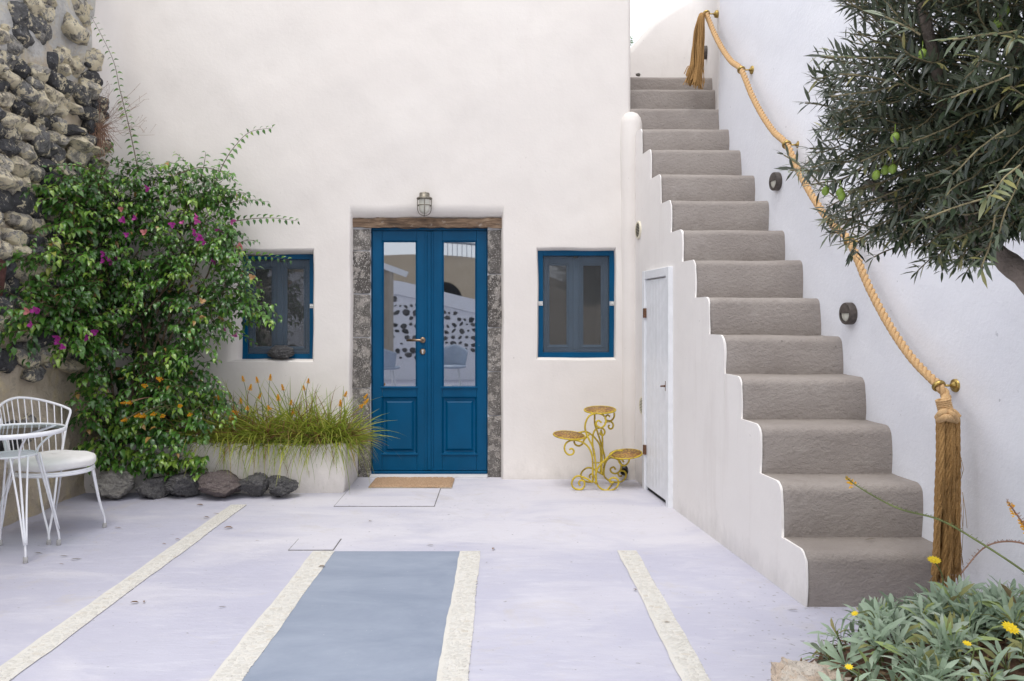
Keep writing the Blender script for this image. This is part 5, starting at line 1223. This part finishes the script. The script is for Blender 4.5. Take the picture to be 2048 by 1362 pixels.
for (cx, cy, nb, h), lab in zip(CLUMPS, CL_LAB):
    t = thing('bulbine_clump', lab, 'grass clump', (cx, cy, 0.36), 'bulbine clumps in the planter'); clump_obj.append((cx, t))
    B, D, L, W, T, DR = [], [], [], [], [], []
    for k in range(int(nb * 0.6)):
        B.append((cx + rg.gauss(0, .055), min(6.62, cy + rg.gauss(0, .05)), 0.345 + rg.uniform(0, .03)))
        lean = rg.gauss(0, 0.80); fwd = rg.gauss(-0.45, 0.55); D.append((lean + (0.35 if cx > -1.35 else 0), fwd, 1.0)); ll = rg.uniform(0.24, 0.56) * h
        dr = rg.uniform(0.6, 2.1)
        if rg.random() < 0.12: dr = rg.uniform(2.2, 3.4)
        L.append(ll); W.append(rg.uniform(0.008, 0.0145)); T.append(rg.betavariate(2, 2.4) * 0.85 if rg.random() > 0.17 else rg.uniform(0.8, 1.0)); DR.append(dr)
    link('blades', blade_mesh('blades', B, D, L, W, T, M['grass'], DR), None, t, None, 'stuff')
def flower_head(name, parent, tip, axis, size, seed, npet=26):
    r_ = random.Random(seed); P, D, U, L, T = [], [], [], [], []; ax = Vector(axis).normalized()
    for k in range(npet):
        h = k / npet; a = k * 2.4; u = ax.orthogonal().normalized(); w = ax.cross(u); o_ = u * math.cos(a) + w * math.sin(a)
        P.append(Vector(tip) - ax * size * (1 - h) * 1.3 + o_ * size * 0.12); D.append(o_ * (1.0 - 0.6 * h) + ax * (0.25 + h)); U.append(ax + o_ * 0.1); L.append(size * (0.55 - 0.25 * h)); T.append(r_.random())
    return link(name, leaf_mesh(name, T_BRACT, P, D, U, L, T, M['orangefl']), None, parent)
for k, (x, y) in enumerate(HEADS):
    d = 6.12 + 0.25 * rg.random() if x > 400 else 5.86; tip = px(x, y, d); cx, t = min(clump_obj, key=lambda c: abs(c[0] - tip.x) + (0.0 if c[0] > -2.3 else 0.05))
    base = Vector((cx + rg.gauss(0, .03), 6.34, 0.38)); mid = base.lerp(tip, 0.55) + Vector((rg.uniform(-.03, .03), -0.02, 0.06 + 0.10 * (tip.x < -2.2)))
    m = MB(); m.tube(smooth_pts([base, mid, tip], 7), 0.0022, 5, caps=False); st = m.build('flower_stalk', M['greenstem'] if rg.random() > .35 else M['drystem'], t, True)
    flower_head('flower_head', st, tip, tip - mid, rg.uniform(0.030, 0.042), k)
for k in range(16):                                    # bare dry stalks trailing out
    cx, t = rg.choice(clump_obj); base = Vector((cx + rg.gauss(0, .05), 6.32, 0.38)); tip = base + Vector((rg.uniform(-.35, .25), rg.uniform(-.22, -.05), rg.uniform(-.12, .30)))
    m = MB(); m.tube(smooth_pts([base, base.lerp(tip, .5) + Vector((0, -.03, .08)), tip], 6), 0.0018, 4, caps=False); m.build('dry_stalk', M['drystem'], t, True)

# ------------------------------------------------------------------ olive tree on the right
olive = thing('olive_tree', 'olive tree with narrow grey-green leaves and green olives, entering from the right', 'tree', (1.95, 2.15, 0))
ro = random.Random(8)
m = MB()
LIMBS = [([(1.95, 2.15, -0.02), (1.93, 2.17, 0.5), (1.85, 2.22, 1.0), (1.68, 2.28, 1.30), (1.53, 2.30, 1.47), (1.40, 2.34, 1.60), (1.26, 2.38, 1.67), (1.10, 2.40, 1.78)], 0.062, 0.012),
         ([(1.56, 2.30, 1.44), (1.58, 2.30, 1.75), (1.52, 2.28, 2.10), (1.50, 2.25, 2.5)], 0.045, 0.010), ([(1.80, 2.24, 1.10), (1.92, 2.28, 1.6), (1.98, 2.35, 2.1), (1.95, 2.4, 2.6)], 0.05, 0.012),
         ([(1.40, 2.34, 1.60), (1.28, 2.25, 1.85), (1.15, 2.15, 2.15), (1.05, 2.1, 2.4)], 0.028, 0.006), ([(1.52, 2.28, 2.10), (1.35, 2.35, 2.3), (1.15, 2.4, 2.45)], 0.024, 0.006),
         ([(1.58, 2.30, 1.75), (1.45, 2.1, 1.95), (1.35, 1.92, 2.1)], 0.024, 0.006), ([(1.58, 2.30, 1.8), (1.72, 2.05, 2.05), (1.75, 1.85, 2.25)], 0.024, 0.006), ([(1.53, 2.30, 1.47), (1.50, 2.1, 1.58), (1.42, 1.95, 1.66)], 0.022, 0.006)]
for pts, r0, r1 in LIMBS:
    P = smooth_pts(pts, 7); m.tube(P, [(r0 + (r1 - r0) * k / (len(P) - 1)) * (1 + 0.10 * math.sin(k * 1.9)) for k in range(len(P))], 12)
m.build('trunk', M['bark'], olive, True)
nodes_ = [p for pts, a, b in LIMBS for p in smooth_pts(pts, 5)[8 if a > 0.07 else 2:]]
CROWN_C = Vector((1.60, 2.28, 2.20))
OP, OD, OU, OL, OT = [], [], [], [], []
tw = MB(); fruit_spots = []
def crown_ok(p):
    if p.y < 1.55: return False
    x = HX + p.x / p.y * FPX; y = HY - (p.z - CH) / p.y * FPX
    if p.x > XR(p.y) - 0.05: return False
    poly = [(1700, -300), (1688, 0), (1712, 55), (1650, 105), (1628, 150), (1668, 215), (1640, 262), (1640, 300), (1590, 330), (1608, 372), (1650, 395), (1650, 450), (1700, 500), (1760, 480), (1830, 490), (1880, 520), (1960, 520), (2000, 470), (2100, 440), (2600, 300), (2600, -300)]
    return inpoly(x, y, poly)
def olive_twig(p, v, length, lf=(0.036, 0.060), strict=True):
    p = Vector(p); v = Vector(v).normalized(); n = int(length / 0.015); pts = [p.copy()]; tb = ro.random()
    for k in range(n):
        v = (v + Vector((ro.uniform(-.10, .10), ro.uniform(-.10, .10), ro.uniform(-.06, .07)))).normalized(); q = p + v * 0.015
        if strict and not crown_ok(q): break
        p = q; pts.append(p.copy())
        s_ = v.orthogonal().normalized(); s_.rotate(Matrix.Rotation(k * 1.57 + 0.4, 3, v))
        for sg in (-1, 1):
            if ro.random() < 0.86:
                OP.append(p); OD.append(v * ro.uniform(.5, .9) + s_ * sg * 0.75 + Vector((0, 0, 0.03))); OU.append(Vector((ro.gauss(0, .4), ro.gauss(-.2, .4), 1)) + v * 0.2); OL.append(ro.uniform(*lf)); OT.append(min(1, max(0, (0.05 + 0.4 * tb if tb < 0.68 else 0.72) + ro.gauss(0, .10) + 0.15 * (k / n))) if ro.random() > 0.02 else 1.0)
    if len(pts) > 2:
        tw.tube(pts[::2] + [pts[-1]], 0.0021, 4, caps=False)
        OP.append(p); OD.append(v); OU.append(Vector((0, -.3, 1))); OL.append(0.04); OT.append(.7); fruit_spots.append(pts[len(pts) // 2])
k = 0
while k < 1250:
    a = ro.choice(nodes_); dvec = Vector((ro.gauss(0, 1), ro.gauss(-.15, .9), ro.gauss(.15, .8))); dvec.normalize(); p = a + dvec * ro.uniform(0.03, 0.40)
    p = p.lerp(CROWN_C + Vector((ro.gauss(0, .38), ro.gauss(0, .32), ro.gauss(0, .34))), 0.45)
    if not crown_ok(p): continue
    out = (p - CROWN_C).normalized() * 0.8 + dvec * 0.5 + Vector((-.25, -.1, .0)); olive_twig(p, out, ro.uniform(0.16, 0.34)); k += 1
# outer twigs that break the outline
for (x0, y0, x1, y1, d) in ((1680, 400, 1562, 318, 2.35), (1700, 340, 1575, 345, 2.3), (1740, 130, 1632, 112, 2.3), (1730, 200, 1612, 168, 2.4), (1720, 240, 1612, 190, 2.4), (1740, 290, 1640, 250, 2.3), (1760, 40, 1680, -10, 2.1), (1780, 40, 1730, -40, 2.2), (1740, 440, 1660, 470, 2.5), (1760, 460, 1650, 440, 2.45), (1860, 470, 1740, 505, 2.4), (1900, 480, 1830, 540, 2.4), (1940, 480, 1900, 545, 2.3), (1900, 470, 1870, 545, 2.45), (1960, 480, 1945, 545, 2.35), (1720, 480, 1690, 520, 2.5), (1990, 430, 1975, 560, 1.9), (2020, 150, 1905, 190, 1.75), (2010, 260, 1900, 330, 1.8), (2040, 330, 1930, 420, 1.7), (2040, 60, 1900, 90, 1.8), (1840, 70, 1780, 20, 1.85), (1700, 300, 1622, 300, 2.4), (1680, 360, 1612, 372, 2.4), (1990, 390, 1860, 440, 1.75)):
    a, b = px(x0, y0, d), px(x1, y1, d - 0.05); olive_twig(a, b - a, (b - a).length, strict=False)
tw.build('twigs', M['twig'], olive, True, 'stuff')
plant_leaves(olive, T_OLIVE, OP, OD, OU, OL, OT, M['olive'])
for (x, y, d) in ((1996, 45, 1.95), (2010, 22, 2.0), (1976, 105, 2.05), (1752, 350, 2.1), (1770, 340, 2.15), (1785, 338, 2.1), (1680, 385, 2.2), (1651, 382, 2.25), (1683, 392, 2.2), (1845, 108, 2.0), (1790, 275, 2.0)):
    m = MB(); c = px(x, y, d); r = 0.0105; m.lathe([(r * math.sin(a), -r * 1.28 * math.cos(a)) for a in np.linspace(0, math.pi, 9)], c, (0.2, -.2, 1), 14); m.tube([c + Vector((0, 0, r * 1.2)), c + Vector((0.004, 0.006, 0.035))], 0.001, 4); m.build('olive_fruit', M['olivefruit'], olive, True)

# ------------------------------------------------------------------ silver-leaved plants in the bed on the right
V = []; nu, nv = 44, 44
def mound(x, y):
    e = ((x - 1.78) / 0.86) ** 2 + ((y - 2.62) / 0.72) ** 2; return max(-0.02, 0.29 * (1 - e) ** 1.0 if e < 1 else -0.02)
for a in range(nu):
    for b in range(nv):
        x = 0.80 + 1.45 * a / (nu - 1); y = 1.7 + 1.75 * b / (nv - 1); V.append((x, y, mound(x, y) + 0.012 * float(nz(x * 9, y * 9, 1, 2)) * (mound(x, y) > 0)))
tag(link('planting_bed', grid_mesh('planting_bed', V, nu, nv), M['soil']), kind='structure')
rs = random.Random(14); LIT = ([], [], [], [], [])
for k in range(1500):
    x, y = rs.uniform(1.1, 2.2), rs.uniform(1.9, 3.3)
    if mound(x, y) < 0.02: continue
    LIT[0].append((x, y, mound(x, y) + 0.012)); LIT[1].append((rs.gauss(0, 1), rs.gauss(0, 1), rs.gauss(.05, .25))); LIT[2].append((rs.gauss(0, .3), rs.gauss(0, .3), 1)); LIT[3].append(rs.uniform(.03, .075)); LIT[4].append(rs.random() * .8)
tag(link('leaf_litter', leaf_mesh('leaf_litter', T_OLIVE, *LIT, M['litter'])), 'brown fallen leaf litter under the silver plants', 'leaf litter', kind='stuff')
BUSH = [(1.11, 2.40, 'silver-leaved gazania nearest the limestone boulder', 0.24), (1.42, 2.80, 'silver-leaved gazania in front of the lowest step', 0.22), (1.70, 2.36, 'greener gazania at the bottom right corner of the view', 0.31), (1.72, 2.98, 'silver-leaved gazania at the foot of the rope tassel', 0.25), (1.98, 2.72, 'silver-leaved gazania against the white wall at the right', 0.26)]
BR = []
for bi, (bx, by, lab, rad) in enumerate(BUSH):
    t = thing('silver_plant', lab, 'plant', (bx, by, max(0, mound(bx, by))), 'silver-leaved plants in the bed'); P, D, U, L, T = [], [], [], [], []
    nros = 40 if bi != 2 else 60; sm = MB()
    for k in range(nros):
        a = rs.random() * 6.283; r = rad * math.sqrt(rs.random()) * 1.2; cx, cy = bx + r * math.cos(a), by + r * math.sin(a)
        if cx > XR(cy) - 0.05: continue
        cz = max(0.0, mound(cx, cy)) + rs.uniform(0.02, 0.13) * (1.1 - 0.4 * r / rad); ax = Vector((math.cos(a) * 0.75 * r / rad + rs.gauss(0, .15), math.sin(a) * .75 * r / rad + rs.gauss(0, .15) - .15, 1)).normalized()
        sm.tube([(cx - ax.x * .06, cy - ax.y * .06, max(0, mound(cx, cy)) - .01), (cx, cy, cz)], 0.0045, 5, caps=False); tb = rs.random() * .5
        u = ax.orthogonal().normalized(); w = ax.cross(u); nl = rs.randint(11, 16)
        for q in range(nl):
            h = q / nl; an = q * 2.4; o_ = u * math.cos(an) + w * math.sin(an); P.append(Vector((cx, cy, cz)) + ax * (-0.03 + 0.03 * h)); D.append(o_ * (1.15 - .75 * h) + ax * (0.22 + 0.95 * h)); U.append(ax - o_ * .35); L.append(rs.uniform(.085, .150) * (1.05 - .35 * h))
            T.append(min(.84, .2 + tb + rs.gauss(0, .1)) if rs.random() > (.10 if bi != 2 else .35) else rs.uniform(.88, 1.0))
    plant_leaves(t, T_SILV, P, D, U, L, T, M['silver'], 300); sm.build('stems', M['greenstem'], t, True, 'stuff'); BR.append(t)
def daisy(parent, c, r, tilt, n=13, root=None):
    m = MB(); c = Vector(c); ax = Vector(tilt).normalized(); m.tube(smooth_pts([Vector(root), Vector(root).lerp(c, .5) + Vector((.01, -.01, .02)), c], 6), 0.0022, 5, caps=False); st = m.build('flower_stem', M['greenstem'], parent, True)
    u = ax.orthogonal().normalized(); w = ax.cross(u); m = MB()
    for k in range(n):
        a = 2 * math.pi * k / n; o_ = u * math.cos(a) + w * math.sin(a); s_ = ax.cross(o_) * r * .20; m.add([c + o_ * r * .2 - s_ * .6, c + o_ * r * .2 + s_ * .6, c + o_ * r * .65 + s_ + ax * r * .2, c + o_ * r * 1.0 + ax * r * .22, c + o_ * r * .65 - s_ + ax * r * .2], [(0, 1, 2, 3, 4)])
    m.build('petals', M['yellowfl'], st, False, 'stuff'); m = MB(); m.lathe([(0, -r * .35), (r * .22, -r * .2), (r * .28, 0.0), (r * .24, r * .14), (0, r * .2)], c, ax, 12); m.build('flower_disc', M['yellowfl'], st, True)
daisy(BR[3], px(1868, 1122, 2.98), 0.026, (-.1, -.35, 1), 13, px(1885, 1200, 3.0)); daisy(BR[2], px(2020, 1258, 2.25), 0.025, (.1, -.5, 1), 13, px(2045, 1310, 2.3))
daisy(BR[0], px(1698, 1335, 2.25), 0.013, (-.2, -.3, 1), 9, px(1715, 1365, 2.3)); daisy(BR[0], px(1710, 1228, 2.6), 0.013, (-.5, -.3, 1), 9, px(1750, 1235, 2.65)); daisy(BR[2], px(1934, 1288, 2.3), 0.014, (0, -.3, 1), 9, px(1940, 1330, 2.35))
# bulbine stalks leaning in from the right
def far_stalk(pts, d0, d1, label, heads, mat):
    P = smooth_pts([px(x, y, d0 + (d1 - d0) * k / (len(pts) - 1)) for k, (x, y) in enumerate(pts)], 8); t = thing('bulbine_stalk', label, 'flower stalk', tuple(P[0])); n = len(P); m = MB(); m.tube(P, [0.0034 - .0016 * k / n for k in range(n)], 6)
    for k in range(n // 3, n):                          # withered flower stubs
        if k % 1 == 0:
            for q in range(3):
                a = rs.random() * 6.28; m.tube([P[k], P[k] + Vector((math.cos(a) * .008, math.sin(a) * .006, .006))], 0.0006, 3, caps=False)
    m.build('stem', mat, t, True)
    for j, (x, y, s_) in enumerate(heads): flower_head('flower_head', t, px(x, y, d1), (-.6, -.1, .6), s_, 70 + j, 14)
far_stalk([(2140, 1215), (2048, 1143), (1960, 1085), (1880, 1040), (1800, 1018), (1735, 985), (1692, 956)], 2.2, 2.35, 'long bulbine stalk with an orange tip leaning across the steps', [(1694, 957, 0.028)], M['greenstem'])
far_stalk([(2110, 1130), (2075, 1085), (2045, 1045), (2015, 1003)], 2.1, 2.1, 'bulbine stalk with reddish orange flowers at the right edge', [(2016, 1005, .018), (2038, 1040, .020), (2022, 1022, .016), (2044, 1052, .02)], M['drystem'])
far_stalk([(2120, 1130), (2060, 1092), (2010, 1083), (1965, 1098), (1920, 1150)], 2.4, 2.5, 'withered arching bulbine stalk before the rope tassel', [], M['drystem'])

# ------------------------------------------------------------------ fallen leaves on the floor
lit = []
for k in range(4): lit.append(leaf_mesh('fallen_leaf', T_DRY if k < 2 else T_OLIVE, [(-0.5, 0, 0.0)], [(1, 0, 0)], [(0, 0, 1)], [1.0], [0.15 + .25 * k], M['litter']))
LEAVES = [(269, 1208, .042, 0, .3, 'curled brown leaf, left of a pair on the lavender floor'), (288, 1206, .03, 1, 2.0, 'curled brown leaf, right of a pair on the lavender floor'),
 (741, 1043, .05, 2, 1.2, 'dark leaf on the floor below the large access cover'), (860, 1092, .055, 3, 2.6, 'thin dark leaf just above the blue-grey floor panel'),
 (457, 1058, .06, 1, .4, 'tan leaf just right of the longest pebble strip'), (433, 1029, .05, 2, .1, 'dark leaf on the far end of the longest pebble strip'),
 (236, 1057, .05, 2, .2, 'small dark leaf right of the chair front foot'), (77, 1108, .05, 3, .1, 'leaf on the floor right of the front table foot'),
 (128, 1114, .05, 3, .5, 'leaf in front of the bent table leg'), (153, 1120, .065, 3, .7, 'long twig-like leaf below the chair'), (123, 1130, .03, 2, .1, 'tiny leaf nearest the viewer among those by the table'),
 (445, 1216, .04, 3, .6, 'lone thin leaf in mid floor left of the second pebble strip'), (355, 1081, .03, 0, .5, 'reddish leaf on the edge of the longest pebble strip'), (328, 1090, .025, 1, .2, 'tiny reddish leaf left of the longest pebble strip'),
 (644, 1136, .04, 0, .4, 'brown leaf on the pebble strip left of the blue-grey panel'), (987, 1100, .04, 1, 1.2, 'small leaf at the far end of the third pebble strip'), (1740, 1085, .06, 3, 3.0, 'dry olive leaf lying on the lowest stair tread'),
 (515, 1083, .03, 2, .9, 'tiny dark leaf between the longest strip and the small access cover'), (413, 1037, .04, 0, .2, 'brown leaf left of the far end of the longest pebble strip'), (1270, 1182, .03, 0, 1.9, 'reddish leaf on the left edge of the fourth pebble strip'),
 (400, 1012, .05, 1, .3, 'pale tan leaf below the purplish rock'), (1100, 1040, .02, 2, .3, 'tiny speck of leaf on the floor left of the plant stand'), (1335, 1247, .035, 2, 0.3, 'dark leaf on the right edge of the fourth pebble strip'),
 (1585, 1222, .05, 3, 2.8, 'curved leaf at the foot of the stair side wall'), (974, 1127, .025, 3, 1.0, 'tiny leaf right of the third pebble strip')]
for k, (x, y, l, kind_, a, lab) in enumerate(LEAVES):
    z = 0.0
    if (x, y) == (1740, 1085): d, z = 3.95, 0.262
    else: d = FPX * CH / (y - HY)
    p = px(x, y, d); o = link('fallen_leaf', lit[kind_], None, None, (p.x, d, z + 0.007)); o.scale = (l, l, l); o.rotation_euler = (0.05, 0.08, a)
    tag(o, lab, 'leaf', 'dry fallen leaves')

# ------------------------------------------------------------------ what the door glass mirrors: the far side of the courtyard
stud = thing('studded_wall', 'white wall set with dark stones, mirrored in the door glass', 'wall', (-2, -3.4, 0))
def studtop(x): return float(np.interp(x, [-6, -2.2, -1.6, -0.9, -0.3, 1.0, 3], [2.45, 2.12, 1.98, 1.80, 1.66, 1.45, 1.4]))
V = []; xsn = np.linspace(-6.0, 0.9, 60)
for x in xsn:
    tp = studtop(x); V += [(x, -3.4, 0), (x, -3.4, tp - .30), (x, -3.36, tp - .29), (x, -3.36, tp), (x, -3.75, tp), (x, -3.75, 0)]
link('wall_body', grid_mesh('wall_body', V, 60, 6, False), M['whitewall'], stud)
r9 = random.Random(2); sm_ = [rock_mesh('stone', 2, 300 + k, .25, 1.2, 5, (1, .5, 1)) for k in range(6)]
for me in sm_: me.materials.append(M['studstone'])
z = 0.5
while z < 2.0:
    x = -3.4 + r9.uniform(0, .1)
    while x < 0.7:
        w = r9.uniform(.07, .2)
        if z < studtop(x) - 0.38 and r9.random() < .85:
            o = link('stone', sm_[r9.randrange(6)], None, stud, (x + w / 2, -3.395, z + r9.uniform(-.03, .03))); q = w * r9.uniform(.35, .5); o.scale = (q, .05, q * r9.uniform(.5, .9)); o.rotation_euler = (0, r9.uniform(-.9, .9), 0)
        x += w + .02
    z += .135
nb = thing('neighbour_house', 'ochre rendered building with an arch and roof railing, mirrored in the glass', 'building', (-3, -14, 0))
V = []
for x in np.linspace(-14, 4.0, 40): tp = 3.18 + 0.25 * math.sin((x + 6) * 0.5) - 0.05 * max(0, x + 1) ** 2; V += [(x, -13.0, 0), (x, -13.0, tp), (x, -18, tp), (x, -18, 0)]
link('wall', grid_mesh('wall', V, 40, 4, False), M['ochre'], nb)
m = MB(); m.add([(-1.9 + .62 * math.cos(a), -12.98, 1.75 + .75 * math.sin(a)) for a in np.linspace(0, math.pi, 13)] + [(-2.52, -12.98, 1.0), (-1.28, -12.98, 1.0)], [tuple(range(15))]); m.build('arch', M['dark'], nb)
m = MB(); top = [(x, -12.9, 3.62 + 0.25 * math.sin((x + 6) * 0.5) - 0.05 * max(0, x + 1) ** 2) for x in np.linspace(-2.6, 4, 30)]; m.tube(top, .045, 6); ra = m.build('railing', M['railmetal'], nb)
for x in np.arange(-2.6, 4, .16):
    m = MB(); zt_ = 3.62 + 0.25 * math.sin((x + 6) * 0.5) - 0.05 * max(0, x + 1) ** 2; m.tube([(x, -12.9, zt_ - .5), (x, -12.9, zt_)], .012, 5); m.build('baluster', M['railmetal'], ra)
pg = thing('pergola', 'white pergola with a beige canvas curtain, mirrored in the door glass', 'pergola', (-2.6, -1.6, 0))
m = MB(); m.box(-3.5, -3.38, -1.7, -1.58, 0, 2.5); bev(m.build('post', M['whitewood'], pg), .005)
m = MB(); m.add([(-3.6, -1.75, 2.75), (-1.85, -1.75, 2.12), (-1.85, -1.6, 2.12), (-3.6, -1.6, 2.75), (-3.6, -1.75, 2.88), (-1.80, -1.75, 2.22), (-1.80, -1.6, 2.22), (-3.6, -1.6, 2.88)], [(0, 3, 2, 1), (4, 5, 6, 7), (0, 1, 5, 4), (1, 2, 6, 5), (2, 3, 7, 6), (3, 0, 4, 7)]); m.build('beam', M['whitewood'], pg)
V = []
for k in range(50):
    x = -3.35 + 1.27 * k / 49
    for z in np.linspace(.55, 2.3, 14): V.append((x, -1.66 + .035 * math.sin(x * 26), z))
link('curtain', grid_mesh('curtain', V, 50, 14), M['canvas'], pg)
def garden_chair(x, y, rz, label):
    t = thing('garden_chair', label, 'chair', (x, y, 0), 'pale blue chairs behind the viewer'); Mx = Matrix.Rotation(rz, 3, 'Z'); o_ = Vector((x, y, 0)); V = []
    for k in range(25):
        a = R(-75) + R(150) * k / 24
        for j in range(9):
            h = j / 8; r = .26 + .05 * h; V.append(o_ + Mx @ Vector((r * math.sin(a), r * math.cos(a), .42 + (.42 - .14 * abs(a) / R(75)) * h)))
    s_ = link('shell', grid_mesh('shell', V, 25, 9), M['paleblue'], t); q = s_.modifiers.new('s', 'SOLIDIFY'); q.thickness = .015
    m = MB(); m.lathe([(0, .40), (.27, .40), (.29, .42), (.28, .445), (0, .455)], o_, (0, 0, 1), 30); m.build('seat', M['paleblue'], t, True)
    for a in (45, 135, 225, 315):
        m = MB(); m.tube([o_ + Vector((.2 * math.cos(R(a)), .2 * math.sin(R(a)), .40)), o_ + Vector((.27 * math.cos(R(a)), .27 * math.sin(R(a)), 0))], .012, 8); m.build('leg', M['whitemetal'], t)
garden_chair(-2.15, -0.9, .4, 'pale blue shell chair mirrored in the left door pane'); garden_chair(-0.95, -1.2, 3.3, 'pale blue shell chair mirrored in the right door pane')
# shrub tip showing above the wall at the stair head
sh_ = thing('far_shrub', 'tuft of green leaves above the sloping wall at the stair head', 'shrub', tuple(px(1264, 92, 9.4))); P, D, U, L, T = [], [], [], [], []
for k in range(60): P.append(px(1256 + rs.gauss(0, 4), 84 + rs.gauss(0, 6), 9.35 + rs.gauss(0, .03))); D.append((rs.gauss(0, 1), rs.gauss(0, .5), rs.gauss(.5, .7))); U.append((0, -.5, 1)); L.append(.05); T.append(rs.uniform(.3, .8))
link('foliage', leaf_mesh('foliage', T_BOUG, P, D, U, L, T, M['boug']), None, sh_, None, 'stuff'); m = MB(); b_ = px(1256, 110, 9.4); m.tube([(b_.x, 9.4, 0), b_, px(1258, 82, 9.38)], .012, 6); m.build('stem', M['stem'], sh_)
